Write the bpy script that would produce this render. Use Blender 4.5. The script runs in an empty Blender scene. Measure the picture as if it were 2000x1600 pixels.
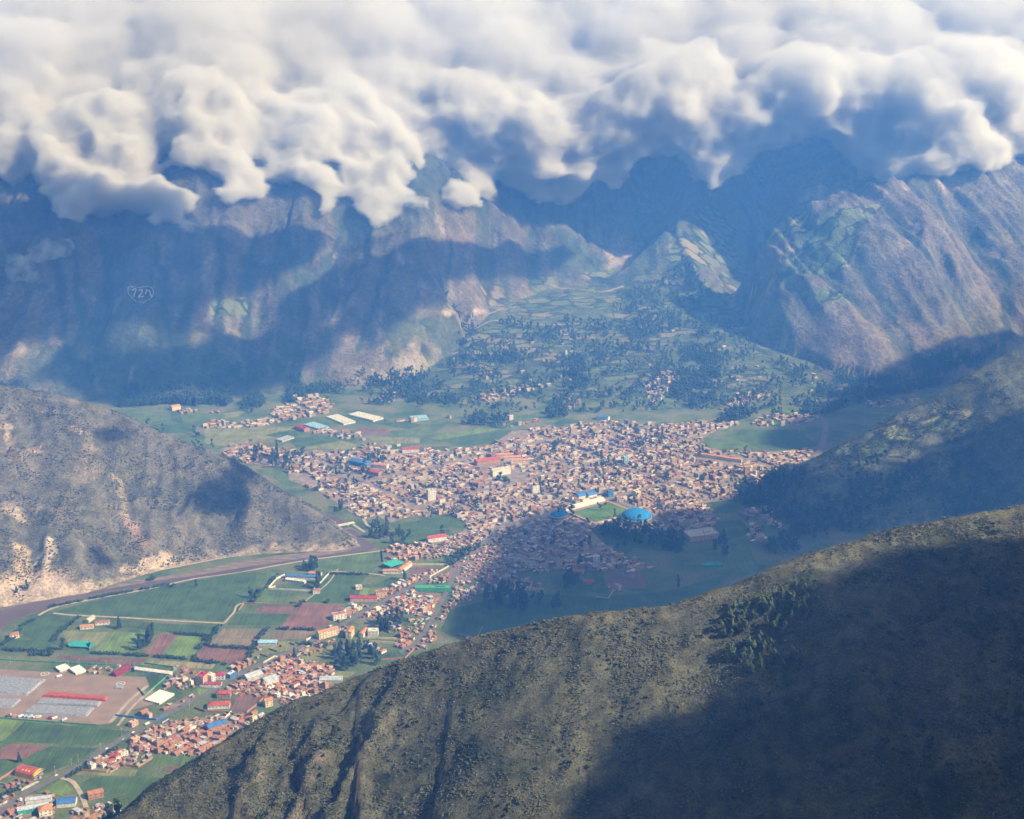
import bpy, bmesh, math, random
import numpy as np
from math import radians as R
sc = bpy.context.scene
COL = sc.collection
# ---------------------------------------------------------------- camera, sky, sun, exposure
CAMZ, PITCH, FPX = 900.0, R(15.6), 2600.0
cam = bpy.data.objects.new("camera", bpy.data.cameras.new("camera"))
COL.objects.link(cam)
cam.location = (0, 0, CAMZ)
cam.rotation_euler = (R(90) - PITCH, 0, 0)
cam.data.sensor_width = 36
cam.data.lens = 36 * FPX / 2000
cam.data.clip_start = 5
cam.data.clip_end = 60000
sc.camera = cam
SUN_EL, SUN_AZ = R(38), R(-20)                       # azimuth measured from +X towards +Y
SD = np.array([math.cos(SUN_EL) * math.cos(SUN_AZ), math.cos(SUN_EL) * math.sin(SUN_AZ), math.sin(SUN_EL)])
world = bpy.data.worlds.new("World")
sc.world = world
world.use_nodes = True
wn = world.node_tree
bg = wn.nodes["Background"]
sky = wn.nodes.new("ShaderNodeTexSky")
sky.sky_type = 'NISHITA'
sky.sun_disc = False
sky.sun_elevation = SUN_EL
sky.sun_rotation = R(90) - SUN_AZ
sky.altitude = 800
sky.air_density = 1.0
sky.dust_density = 2.0
wn.links.new(sky.outputs[0], bg.inputs[0])
bg.inputs[1].default_value = 0.085
sun = bpy.data.objects.new("sun", bpy.data.lights.new("sun", 'SUN'))
COL.objects.link(sun)
sun.data.energy = 5.0
sun.data.angle = R(0.55)
sun.data.color = (1.0, 0.975, 0.95)
from mathutils import Vector
sun.rotation_euler = Vector(SD).to_track_quat('Z', 'Y').to_euler()
sc.view_settings.view_transform = 'Standard'
sc.view_settings.look = 'None'
sc.view_settings.exposure = 0.55
sc.view_settings.gamma = 1
sc.cycles.volume_bounces = 3
sc.cycles.max_bounces = 8
sc.cycles.diffuse_bounces = 2
sc.cycles.glossy_bounces = 1
sc.cycles.transparent_max_bounces = 16
sc.cycles.volume_max_steps = 96
sc.cycles.volume_step_rate = 1.0
sc.cycles.use_denoising = True
sc.cycles.use_adaptive_sampling = True
sc.cycles.adaptive_threshold = 0.02
sc.cycles.sample_clamp_indirect = 4

# ---------------------------------------------------------------- noise
def _h(ix, iy, s):
    n = (ix.astype(np.int64) * 374761393 + iy.astype(np.int64) * 668265263 + s * 974634777) & 0xffffffff
    n = ((n ^ (n >> 13)) * 1274126177) & 0xffffffff
    return ((n ^ (n >> 16)) & 0xffffff) / float(0xffffff)
def vn(x, y, s=0):
    x = np.asarray(x, float); y = np.asarray(y, float)
    ix = np.floor(x); iy = np.floor(y); fx = x - ix; fy = y - iy
    fx = fx * fx * fx * (fx * (fx * 6 - 15) + 10); fy = fy * fy * fy * (fy * (fy * 6 - 15) + 10)
    a = _h(ix, iy, s); b = _h(ix + 1, iy, s); c = _h(ix, iy + 1, s); d = _h(ix + 1, iy + 1, s)
    return (a + (b - a) * fx) * (1 - fy) + (c + (d - c) * fx) * fy
def fbm(x, y, o=4, s=0, g=.5):
    t = 0; a = 1; n = 0
    for i in range(o):
        t = t + a * vn(x * 2 ** i + i * 17.3, y * 2 ** i - i * 9.1, s + i); n += a; a *= g
    return t / n
def ridged(x, y, o=4, s=0, g=.5):
    t = 0; a = 1; n = 0
    for i in range(o):
        t = t + a * (1 - abs(2 * vn(x * 2 ** i + i * 7.7, y * 2 ** i + i * 3.1, s + i) - 1)); n += a; a *= g
    return t / n
def sstep(a, b, x):
    t = np.clip((x - a) / (b - a), 0, 1); return t * t * (3 - 2 * t)

# ---------------------------------------------------------------- picture <-> valley survey
CP, SP = math.cos(PITCH), math.sin(PITCH)
def ray(px, py):
    a = (np.asarray(px, float) - 1000) / FPX; b = (800 - np.asarray(py, float)) / FPX
    return a, CP + b * SP, -SP + b * CP
def gp(px, py, z=0.0):                 # point where the sight line meets height z
    a, b, c = ray(px, py); t = (z - CAMZ) / c
    return float(a * t), float(b * t)
def at(px, py, y):                     # point on the sight line at depth y
    a, b, c = ray(px, py); t = y / b
    return float(a * t), float(y), float(CAMZ + c * t)
def px_of(x, y, z):
    dz = z - CAMZ; f = y * CP - dz * SP; u = y * SP + dz * CP
    return 1000 + FPX * x / f, 800 - FPX * u / f
def inpoly(x, y, P):
    x = np.asarray(x, float); y = np.asarray(y, float)
    r = np.zeros(np.broadcast(x, y).shape, bool); n = len(P)
    for i in range(n):
        x1, y1 = P[i][:2]; x2, y2 = P[(i + 1) % n][:2]
        if y1 == y2: continue
        r ^= ((y1 > y) != (y2 > y)) & (x < (x2 - x1) * (y - y1) / (y2 - y1) + x1)
    return r
def seg_dist(X, Y, P):                 # distance to a polyline, position (3rd column interpolated), side sign
    best = np.full(np.shape(X), 1e9); zz = np.zeros(np.shape(X)); side = np.zeros(np.shape(X))
    for i in range(len(P) - 1):
        a = P[i]; b = P[i + 1]; dx = b[0] - a[0]; dy = b[1] - a[1]; L = dx * dx + dy * dy
        t = np.clip(((X - a[0]) * dx + (Y - a[1]) * dy) / L, 0, 1)
        d = np.hypot(X - a[0] - t * dx, Y - a[1] - t * dy)
        m = d < best
        best = np.where(m, d, best)
        if len(a) > 2: zz = np.where(m, a[2] + t * (b[2] - a[2]), zz)
        side = np.where(m, np.sign(dx * (Y - a[1]) - dy * (X - a[0])), side)
    return best, zz, side

# ---------------------------------------------------------------- heights
NEAR = [at(*p) for p in [(2900, 890, 1190), (2400, 940, 1190), (2250, 955, 1190), (2000, 990, 1185), (1850, 1020, 1170), (1760, 1034, 1160), (1690, 1056, 1150), (1560, 1092, 1135),
                         (1430, 1146, 1125), (1300, 1186, 1120), (1150, 1203, 1125), (1030, 1222, 1135), (900, 1252, 1145), (700, 1322, 1150),
                         (560, 1382, 1135), (430, 1460, 1110), (330, 1530, 1085), (240, 1600, 1060), (150, 1680, 1030), (0, 1820, 990), (-200, 2000, 930)]]
RIBS = [([at(735, 1385, 1100), at(690, 1440, 1060), at(640, 1510, 1010), at(590, 1600, 960)], 15),
        ([at(625, 1450, 1075), at(575, 1520, 1035), at(500, 1610, 990)], 17),
        ([at(500, 1470, 1085), at(470, 1530, 1055), at(450, 1570, 1035)], 14),
        ([at(640, 1395, 1110), at(600, 1440, 1090), at(560, 1480, 1070)], 9),
        ([at(520, 1555, 1030), at(490, 1600, 1000)], 14)]
def h_near(X, Y):
    d, z, s = seg_dist(X, Y, NEAR)
    back = s < 0
    dd = np.sqrt(d * d + 144) - 12
    w = np.interp(X, [-350, 0, 350], [.58, .5, .45])
    h = z - np.where(back, dd * .85, dd * w + 1e-4 * dd * dd * (X < 4000))
    m = sstep(0, 60, d)
    h = h + (fbm(X / 150, Y / 150, 4, 3) - .5) * 34 * m + (fbm(X / 23, Y / 23, 3, 5) - .5) * 6 + (fbm(X / 6, Y / 6, 2, 8) - .5) * 1.6
    for P, a in RIBS:
        P2 = [(p[0], p[1]) for p in P]
        d2, _, s2 = seg_dist(X + (fbm(X / 25, Y / 25, 3, 31) - .5) * 30, Y, P2)
        f = np.where(s2 < 0, np.exp(-d2 / 6.0), np.exp(-d2 / 22.0))
        h = h + a * f * (.65 + .7 * fbm(X / 18, Y / 18, 3, 12)) * (~back)
    return h
LEFT = [at(*p) for p in [(-900, 520, 2400), (-400, 650, 2430), (0, 752, 2470), (90, 768, 2467), (190, 792, 2462), (250, 815, 2461), (330, 852, 2458), (400, 880, 2450), (470, 910, 2438),
                         (540, 955, 2390), (600, 992, 2352), (650, 1032, 2318), (672, 1050, 2300), (690, 1062, 2288)]]
FOOT_L = [gp(*p) for p in [(700, 1070), (640, 1077), (520, 1082), (420, 1092), (340, 1108), (250, 1132), (170, 1160), (90, 1172), (0, 1188), (-500, 1290), (-1500, 1480)]]
def h_left(X, Y):
    d, z, s = seg_dist(X, Y, LEFT)
    fx = np.array([p[0] for p in FOOT_L][::-1]); fy = np.array([p[1] for p in FOOT_L][::-1])
    foot = np.interp(X, fx, fy)
    df, _, _ = seg_dist(X, Y, FOOT_L)
    inside = Y > foot
    t = np.clip(df / (df + d + 1e-3), 0, 1)
    prof = (1.25 * t - .25 * t * t)
    front = np.where(inside, z * np.clip(prof, 0, 1.0), -8)
    cr = np.sqrt(d * d + 100) - 10
    h = np.where(s > 0, z - cr * .75, front)
    h = np.where(s > 0, h, np.minimum(h, z - cr * .12))
    m = sstep(0, 50, df) * sstep(0, 55, h + 5)
    wx = X + (fbm(X / 200, Y / 200, 2, 40) - .5) * 80
    h = h + ((ridged(wx / 120 + Y / 420, Y / 600, 3, 41) - .62) * 46 * sstep(8, 60, d)
             + (fbm(X / 45, Y / 45, 4, 42) - .5) * 20 * sstep(0, 30, d) + (fbm(X / 10, Y / 10, 2, 43) - .5) * 4) * m
    return np.where((X > gp(712, 1070)[0]) & (h < 6), -10, h)
RIGHT = [at(*p) for p in [(1478, 958, 2600), (1530, 918, 2610), (1600, 893, 2610), (1680, 852, 2610), (1760, 806, 2620), (1840, 764, 2630), (1920, 718, 2640), (2000, 673, 2650),
                          (2150, 590, 2680), (2500, 480, 2750)]]
def h_right(X, Y):
    d, z, s = seg_dist(X, Y, RIGHT)
    dd = np.sqrt(d * d + 300) - 17
    sl = np.interp(d, [0, 250, 600, 1000], [.50, .44, .38, .34])
    h = z - np.where(s > 0, dd * .9, dd * sl)
    h = h + ((fbm(X / 170, Y / 170, 4, 51) - .5) * 40 * sstep(10, 120, d) + (ridged((X + Y * .5) / 150, (Y - X * .3) / 420, 3, 52) - .6) * 22 * sstep(20, 150, d)
             + (fbm(X / 25, Y / 25, 3, 53) - .5) * 7) * sstep(-10, 60, z - dd * sl)
    return h
def footline(X):
    return np.interp(X, [-3500, -1600, -1000, -640, -500, -330, -230, -60, 80, 300, 560, 680, 720, 800, 950, 1200, 1350, 1700, 3500],
                     [3250, 3260, 3290, 3330, 3420, 3480, 3600, 4060, 4230, 4330, 4260, 4050, 3820, 3640, 3520, 3470, 3560, 3700, 3700])
V1 = [(300, 4300, 120), (440, 4650, 200), (540, 5100, 420), (620, 5600, 760), (700, 7000, 1000)]
V2 = [(660, 3950, 45), (740, 4280, 90), (850, 4650, 190), (960, 5050, 440), (1060, 5500, 780), (1200, 7000, 1000)]
VS = [([(-640, 3330, 5), (-560, 3700, 150), (-420, 4200, 420), (-300, 4900, 900)], .55, 200),
      ([(-700, 3300, 5), (-760, 3800, 230), (-700, 4500, 700)], .5, 150),
      ([(120, 4250, 110), (-50, 4700, 330), (-150, 5300, 700)], .7, 200),
      ([(1560, 3560, 20), (1420, 3900, 170), (1330, 4350, 400), (1300, 5000, 800)], .55, 150),
      ([(-1150, 3280, 10), (-1180, 3700, 200), (-1150, 4500, 700)], .4, 120)]
def h_far(X, Y):
    wx = X + (fbm(X / 400, Y / 400, 3, 60) - .5) * 260
    wy = Y + (fbm(X / 500, Y / 300, 3, 61) - .5) * 200
    F = footline(X + (fbm(X / 90, Y / 200, 2, 71) - .5) * 90)
    base = np.clip((Y - 3330) * .118, 0, 135) * sstep(-330, -60, X) * sstep(1200, 600, X)
    S = np.interp(X, [-1600, -600, 0, 700, 900], [.66, .66, .62, .66, .74])
    wall = base + S * np.clip(Y + (wy - Y) * .6 - F, 0, None)
    h = np.where(Y > F, wall, base)
    k = np.interp(X, [200, 900], [0, .62])
    g = ridged((wx + k * (Y - 3500)) / 230, Y / 1500, 4, 62, .5)
    g2 = ridged((X + k * (Y - 3500)) / 75, Y / 420, 3, 65, .5)
    am = sstep(0, 240, h - base)
    h = h + am * ((g - .62) * 95 + (g2 - .6) * 34 * (1 + .5 * (X > 600)) + (fbm(X / 60, Y / 60, 4, 66) - .5) * 26 + (ridged((X + k * (Y - 3500)) / 34 + fbm(X / 90, Y / 90, 2, 72), Y / 170, 3, 73, .6) - .6) * 17)
    for V, sl in ((V1, .78), (V2, .8)):
        d, z, s = seg_dist(wx * .4 + X * .6, Y, V)
        c = z + np.sqrt(d * d + 900) * sl - 24
        t = sstep(3700, 4200, Y)
        h = np.where(t > 0, np.minimum(h, c + (1 - t) * 900 + (g2 - .6) * 26 * sstep(20, 90, d)), h)
    for V, sl, w in VS:
        d, z, s = seg_dist(wx * .3 + X * .7, Y, V)
        h = h - np.where(Y > V[0][1] - 60, 44 * np.exp(-(d / 55) ** 2) * sstep(0, 120, h - base), 0)
    top = 800 + (fbm(X / 500, Y / 500, 3, 70) - .5) * 160
    h = np.where(h > top - 120, top - 120 + 120 * np.tanh((h - top + 120) / 120), h)
    h = h + (fbm(X / 35, Y / 35, 3, 68) - .5) * 6 * sstep(5, 40, h)
    return h + np.where(h <= 1, -2.5, 0)
def H(X, Y):
    X = np.asarray(X, float); Y = np.asarray(Y, float)
    z = np.zeros(X.shape)
    z = np.maximum(z, np.where(Y < 1900, h_near(X, Y), 0))
    m = (Y > 1500) & (X < 0)
    z = np.maximum(z, np.where(m, h_left(X, Y), 0))
    z = np.maximum(z, np.where((Y > 1200) & (X > 100), h_right(X, Y), 0))
    return np.maximum(z, np.where(Y > 3000, h_far(X, Y), 0))
_GX = np.arange(-2704, 2705, 8.); _GY = np.arange(296, 6700, 8.)
_HG = np.concatenate([H(*np.meshgrid(_GX, _GY[i:i + 80])) for i in range(0, len(_GY), 80)])
def hz_(x, y):                          # height looked up in the surveyed grid
    u = np.clip((np.asarray(x, float) - _GX[0]) / 8, 0, len(_GX) - 1.001); v = np.clip((np.asarray(y, float) - _GY[0]) / 8, 0, len(_GY) - 1.001)
    i = u.astype(int); j = v.astype(int); fu = u - i; fv = v - j
    return (_HG[j, i] * (1 - fu) + _HG[j, i + 1] * fu) * (1 - fv) + (_HG[j + 1, i] * (1 - fu) + _HG[j + 1, i + 1] * fu) * fv
def hit(px, py, far=6600):               # where sight lines through the pixels meet the land
    px = np.atleast_1d(np.asarray(px, float)); py = np.atleast_1d(np.asarray(py, float))
    a, b, c = ray(px, py); st = np.arange(350., far, 5.)
    t = st[None] / b[:, None]
    below = CAMZ + c[:, None] * t <= hz_(a[:, None] * t, np.broadcast_to(st, t.shape))
    k = below.argmax(1); ok = below.any(1); y = np.where(ok, st[k] - 2.5, far); t = y / b
    return a * t, b * t, CAMZ + c * t, ok

# ---------------------------------------------------------------- materials
MATS = {}
def mat(name, rough=.9):
    m = bpy.data.materials.new(name); m.use_nodes = True
    b = m.node_tree.nodes["Principled BSDF"]; b.inputs["Roughness"].default_value = rough
    try: b.inputs["Specular IOR Level"].default_value = .25
    except Exception: pass
    return m, m.node_tree, b
def plain(name, col, rough=.85, var=.18, scale=.35, metal=0, streak=None):
    """a procedural paint: colour broken by two scales of noise, plus a little bump"""
    if name in MATS: return MATS[name]
    m, nt, b = mat(name, rough); N = nt.nodes; L = nt.links
    tc = N.new("ShaderNodeTexCoord"); oi = N.new("ShaderNodeObjectInfo")
    mp = N.new("ShaderNodeMapping"); L.new(tc.outputs["Object"], mp.inputs[0])
    cmb = N.new("ShaderNodeCombineXYZ"); ml = N.new("ShaderNodeMath"); ml.operation = 'MULTIPLY'; ml.inputs[1].default_value = 300
    L.new(oi.outputs["Random"], ml.inputs[0]); L.new(ml.outputs[0], cmb.inputs[0]); L.new(cmb.outputs[0], mp.inputs[1])
    if streak: mp.inputs[3].default_value = streak
    n1 = N.new("ShaderNodeTexNoise"); n1.inputs["Scale"].default_value = scale; n1.inputs["Detail"].default_value = 5
    L.new(mp.outputs[0], n1.inputs["Vector"])
    mr = N.new("ShaderNodeMapRange"); mr.inputs[1].default_value = .3; mr.inputs[2].default_value = .7
    mr.inputs[3].default_value = 1 - var; mr.inputs[4].default_value = 1 + var
    L.new(n1.outputs[0], mr.inputs[0])
    mx = N.new("ShaderNodeVectorMath"); mx.operation = 'SCALE'; mx.inputs[0].default_value = col[:3]
    L.new(mr.outputs[0], mx.inputs[3]); L.new(mx.outputs[0], b.inputs["Base Color"])
    b.inputs["Metallic"].default_value = metal
    MATS[name] = m
    return m
def vcol(name, rough=.9, var=.3, scale=.2, bump=0, detail=6, extra=None, s2=None):
    """surface whose base colour is the mesh's own colour attribute, broken up by noise"""
    if name in MATS: return MATS[name]
    m, nt, b = mat(name, rough); N = nt.nodes; L = nt.links
    at_ = N.new("ShaderNodeAttribute"); at_.attribute_name = "Col"
    tc = N.new("ShaderNodeTexCoord")
    n1 = N.new("ShaderNodeTexNoise"); n1.inputs["Scale"].default_value = scale; n1.inputs["Detail"].default_value = detail; n1.inputs["Roughness"].default_value = .65
    L.new(tc.outputs["Object"], n1.inputs["Vector"])
    mr = N.new("ShaderNodeMapRange"); mr.inputs[1].default_value = .32; mr.inputs[2].default_value = .68
    mr.inputs[3].default_value = 1 - var; mr.inputs[4].default_value = 1 + var
    L.new(n1.outputs[0], mr.inputs[0])
    mx = N.new("ShaderNodeVectorMath"); mx.operation = 'SCALE'
    L.new(at_.outputs["Color"], mx.inputs[0]); L.new(mr.outputs[0], mx.inputs[3])
    out = mx.outputs[0]
    if s2:
        n2 = N.new("ShaderNodeTexNoise"); n2.inputs["Scale"].default_value = s2; n2.inputs["Detail"].default_value = 4
        L.new(tc.outputs["Object"], n2.inputs["Vector"])
        m2 = N.new("ShaderNodeMapRange"); m2.inputs[1].default_value = .35; m2.inputs[2].default_value = .65; m2.inputs[3].default_value = .7; m2.inputs[4].default_value = 1.3
        L.new(n2.outputs[0], m2.inputs[0])
        x2 = N.new("ShaderNodeVectorMath"); x2.operation = 'SCALE'; L.new(out, x2.inputs[0]); L.new(m2.outputs[0], x2.inputs[3]); out = x2.outputs[0]
    if extra: out = extra(nt, tc, out)
    L.new(out, b.inputs["Base Color"])
    if bump:
        bp = N.new("ShaderNodeBump"); bp.inputs["Distance"].default_value = bump; bp.inputs["Strength"].default_value = 1
        L.new(n1.outputs[0], bp.inputs["Height"]); L.new(bp.outputs[0], b.inputs["Normal"])
    MATS[name] = m
    return m
def terrace_lines(nt, tc, col):
    """little walled fields: voronoi cells with their own tint and a dark hedge between them, where attribute Ter > 0"""
    N = nt.nodes; L = nt.links
    a = N.new("ShaderNodeAttribute"); a.attribute_name = "Ter"
    mp = N.new("ShaderNodeMapping"); mp.inputs[3].default_value = (.014, .026, .0); L.new(tc.outputs["Object"], mp.inputs[0])
    nz = N.new("ShaderNodeTexNoise"); nz.inputs["Scale"].default_value = 3; L.new(mp.outputs[0], nz.inputs["Vector"])
    ad = N.new("ShaderNodeVectorMath"); ad.operation = 'MULTIPLY_ADD'; ad.inputs[1].default_value = (.5, .5, 0)
    L.new(nz.outputs["Color"], ad.inputs[0]); L.new(mp.outputs[0], ad.inputs[2])
    v = N.new("ShaderNodeTexVoronoi"); v.feature = 'DISTANCE_TO_EDGE'; v.inputs["Scale"].default_value = 1; L.new(ad.outputs[0], v.inputs["Vector"])
    v2 = N.new("ShaderNodeTexVoronoi"); v2.inputs["Scale"].default_value = 1; L.new(ad.outputs[0], v2.inputs["Vector"])
    v.inputs["Randomness"].default_value = v2.inputs["Randomness"].default_value = .8
    sep = N.new("ShaderNodeSeparateColor"); L.new(v2.outputs["Color"], sep.inputs[0])
    cr = N.new("ShaderNodeValToRGB"); L.new(sep.outputs[0], cr.inputs[0])
    e = cr.color_ramp.elements; e[0].position = 0; e[0].color = (.06, .1, .04, 1); e[1].position = 1; e[1].color = (.26, .25, .13, 1)
    for p, c in ((.3, (.12, .18, .06, 1)), (.5, (.2, .22, .1, 1)), (.7, (.11, .15, .06, 1)), (.86, (.28, .23, .16, 1))):
        q = e.new(p); q.color = c
    ed = N.new("ShaderNodeMapRange"); ed.inputs[1].default_value = .04; ed.inputs[2].default_value = .11; ed.inputs[3].default_value = .22; ed.inputs[4].default_value = 1
    L.new(v.outputs["Distance"], ed.inputs[0])
    fc = N.new("ShaderNodeVectorMath"); fc.operation = 'SCALE'; L.new(cr.outputs[0], fc.inputs[0]); L.new(ed.outputs[0], fc.inputs[3])
    mx = N.new("ShaderNodeMix"); mx.data_type = 'RGBA'; L.new(a.outputs["Fac"], mx.inputs[0]); L.new(col, mx.inputs[6]); L.new(fc.outputs[0], mx.inputs[7])
    return mx.outputs[2]

# ---------------------------------------------------------------- objects
def tag(o, label=None, cat=None, group=None, kind=None):
    if label: o["label"] = label
    if cat: o["category"] = cat
    if group: o["group"] = group
    if kind: o["kind"] = kind
    return o
def mesh_obj(name, V, F, mats, parent=None, col=None, smooth=False, midx=None, loc=(0, 0, 0)):
    me = bpy.data.meshes.new(name)
    V = np.asarray(V, dtype=np.float32).reshape(-1, 3)
    if isinstance(F, np.ndarray):
        k = F.shape[1]; n = len(F)
        me.vertices.add(len(V)); me.vertices.foreach_set("co", V.ravel())
        me.loops.add(n * k); me.loops.foreach_set("vertex_index", F.astype(np.int32).ravel())
        me.polygons.add(n); me.polygons.foreach_set("loop_start", np.arange(0, n * k, k, dtype=np.int32))
        me.polygons.foreach_set("loop_total", np.full(n, k, dtype=np.int32)); me.update(calc_edges=True)
    else:
        me.from_pydata(V.tolist(), [], F)
    for m in (mats if isinstance(mats, (list, tuple)) else [mats]): me.materials.append(m)
    if midx is not None: me.polygons.foreach_set("material_index", np.asarray(midx, dtype=np.int32))
    if smooth: me.polygons.foreach_set("use_smooth", np.ones(len(me.polygons), bool))
    if col is not None:                                  # per-face or per-vertex colours
        col = np.asarray(col, dtype=np.float32)
        c4 = np.concatenate([col, np.ones((len(col), 1), np.float32)], 1)
        dom = 'POINT' if len(col) == len(V) and not len(col) == len(me.polygons) else 'CORNER'
        ca = me.color_attributes.new("Col", 'FLOAT_COLOR', dom)
        if dom == 'CORNER':
            tot = np.empty(len(me.polygons), np.int32); me.polygons.foreach_get("loop_total", tot); c4 = np.repeat(c4, tot, 0)
        ca.data.foreach_set("color", c4.ravel())
    me.update()
    o = bpy.data.objects.new(name, me); COL.objects.link(o); o.location = loc
    if parent: o.parent = parent
    return o
def grid(name, xs, ys, hf, mat_, colf, drop=None, attr=None):
    X, Y = np.meshgrid(xs, ys); Z = hf(X, Y); nx = len(xs); ny = len(ys)
    V = np.stack([X, Y, Z], -1).reshape(-1, 3)
    i = (np.arange(ny - 1)[:, None] * nx + np.arange(nx - 1)[None]).ravel()
    F = np.stack([i, i + 1, i + nx + 1, i + nx], 1)
    if drop is not None:
        zf = Z.ravel()[F].max(1); F = F[zf > drop]
        u = np.unique(F); mp = np.full(len(V), -1); mp[u] = np.arange(len(u)); F = mp[F]
    else: u = np.arange(len(V))
    gy, gx = np.gradient(Z, ys, xs); slope = np.hypot(gx, gy)
    C = colf(X, Y, Z, slope, gx, gy).reshape(-1, 3)
    o = mesh_obj(name, V[u], F, mat_, col=C[u], smooth=True)
    if attr is not None:
        a = o.data.attributes.new("Ter", 'FLOAT', 'POINT'); a.data.foreach_set("value", attr(X, Y, Z, slope).ravel()[u].astype(np.float32))
    o["kind"] = "structure"
    return o
def mixc(a, b, t):
    t = np.asarray(t)[..., None]; return np.asarray(a) * (1 - t) + np.asarray(b) * t

# ---------------------------------------------------------------- land
def pxpoly(X, Y, Z, P, soft=0):
    u, v = px_of(X, Y, Z); return inpoly(u, v, P)
def wpoly(P, z=None):        # polygon of survey pixels -> ground polygon on the land
    a = np.array(P, float); x, y, zz, _ = hit(a[:, 0], a[:, 1]); return list(zip(x, y))
def col_near(X, Y, Z, s, gx, gy):
    c = mixc((.066, .068, .042), (.122, .116, .076), fbm(X / 60, Y / 60, 4, 80))
    c = mixc(c, (.03, .042, .02), sstep(.55, .75, fbm(X / 30, Y / 30, 4, 81)) * .7)
    rock = sstep(1.1, 1.7, s + (fbm(X / 8, Y / 8, 3, 82) - .5) * .8)
    c = mixc(c, mixc((.15, .132, .108), (.19, .13, .1), vn(X / 40, Y / 40, 83)), rock * .9)
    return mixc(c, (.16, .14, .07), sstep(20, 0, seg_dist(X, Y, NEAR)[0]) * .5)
def col_left(X, Y, Z, s, gx, gy):
    c = mixc((.085, .084, .062), (.14, .126, .1), fbm(X / 50, Y / 50, 4, 90))
    c = mixc(c, (.075, .08, .055), sstep(.5, .7, fbm(X / 90, Y / 90, 4, 91)) * .5)
    rock = sstep(.66, .76, fbm(X / 60, Y / 40, 3, 92)) * sstep(-400, -620, X)
    c = mixc(c, (.25, .19, .14), rock * .4)
    for P, cc, k in LEFT_PATCH:
        d, _, _ = seg_dist(X + (fbm(X / 15, Y / 15, 3, 94) - .5) * 26, Y + (fbm(X / 15, Y / 15, 3, 95) - .5) * 26, P)
        c = mixc(c, cc, sstep(k, k * .5, d) * .9)
    return mixc(c, (.34, .27, .2), sstep(12, 2, Z + (fbm(X / 12, Y / 12, 2, 96) - .5) * 16) * .55)
def _hp(L_):
    a = np.array(L_, float); x, y, z, _ = hit(a[:, 0], a[:, 1]); return list(zip(x, y))
LEFT_PATCH = [(_hp([(245, 1010), (262, 1032), (282, 1062)]), (.27, .17, .15), 9),
              (_hp([(228, 935), (240, 970), (245, 1010)]), (.26, .21, .15), 5),
              (_hp([(40, 1082), (52, 1110), (62, 1140)]), (.4, .3, .2), 18),
              (_hp([(98, 1070), (88, 1100), (70, 1140)]), (.4, .33, .25), 14),
              (_hp([(0, 1150), (40, 1150), (110, 1140)]), (.42, .32, .24), 30),
              (_hp([(20, 1172), (90, 1160), (160, 1150)]), (.36, .28, .23), 22),
              (_hp([(255, 1118), (290, 1108), (332, 1093)]), (.44, .34, .26), 15),
              (_hp([(315, 1085), (325, 1098)]), (.44, .34, .26), 10),
              (_hp([(535, 1070), (545, 1074)]), (.42, .33, .25), 8), (_hp([(600, 1070), (612, 1071)]), (.42, .33, .25), 8),
              (_hp([(5, 830), (18, 858), (10, 880)]), (.34, .26, .2), 10), (_hp([(70, 876), (80, 880)]), (.38, .28, .2), 9),
              (_hp([(145, 832), (155, 838)]), (.38, .28, .2), 6), (_hp([(10, 990), (40, 1010)]), (.3, .24, .19), 14)]
def col_right(X, Y, Z, s, gx, gy):
    c = mixc((.085, .1, .052), (.17, .16, .1), fbm(X / 60, Y / 60, 4, 100))
    c = mixc(c, (.035, .05, .03), sstep(.58, .66, ridged((X + Y * .4) / 120, (Y - X * .2) / 90, 3, 101)) * .6)
    for P in RF:
        m = inpoly(X, Y, P[0]); c = np.where(m[..., None], P[1], c)
        d, _, _ = seg_dist(X, Y, P[0] + P[0][:1]); c = mixc(c, (.02, .03, .015), sstep(6, 2.5, d) * .8)
    for P in HEDGES_R:
        d, _, _ = seg_dist(X, Y, P); c = mixc(c, (.02, .03, .015), sstep(7, 3, d) * .85)
    return c
RF = [(wpoly([(1715, 845), (1745, 828), (1772, 834), (1800, 850), (1780, 862), (1740, 860)]), (.25, .27, .11)),
      (wpoly([(1778, 832), (1830, 812), (1850, 815), (1800, 838)]), (.22, .225, .1)),
      (wpoly([(1805, 842), (1845, 818), (1885, 824), (1862, 845), (1825, 846)]), (.11, .15, .06)),
      (wpoly([(1838, 805), (1880, 795), (1910, 798), (1888, 820), (1855, 812)]), (.26, .24, .12)),
      (wpoly([(1630, 880), (1660, 862), (1668, 875), (1655, 895), (1620, 892)]), (.23, .25, .1)),
      (wpoly([(1672, 880), (1710, 850), (1745, 866), (1730, 890), (1690, 888)]), (.1, .14, .055))]
HEDGES_R = [wpoly([(1625, 888), (1660, 890), (1700, 900), (1770, 912), (1820, 905)]), wpoly([(1660, 870), (1668, 882), (1664, 896)]),
            wpoly([(1760, 865), (1800, 878), (1850, 862), (1900, 850)])]
def ter_mask(X, Y, Z, s):
    u, v = px_of(X, Y, Z); t = np.zeros(X.shape)
    for P in [[(1300, 500), (1340, 440), (1390, 395), (1440, 440), (1440, 520), (1330, 526)], [(1480, 470), (1500, 425), (1600, 412), (1735, 395), (1690, 440), (1672, 480), (1668, 518), (1520, 512), (1550, 465)],
              [(1450, 582), (1540, 512), (1665, 518), (1560, 545), (1500, 576)], [(410, 588), (480, 582), (488, 615), (410, 620)], [(1560, 570), (1650, 565), (1655, 590), (1590, 592)]]:
        t = np.maximum(t, inpoly(u, v, P) * .95)
    fan = (Z < 150) & (Z > 1) & (X > -260) & (X < 800)
    t = np.maximum(t, fan * sstep(.35, .6, fbm(X / 90, Y / 90, 3, 110)) * .85)
    return np.maximum(t, (Z <= 1.0) * .8)
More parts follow.
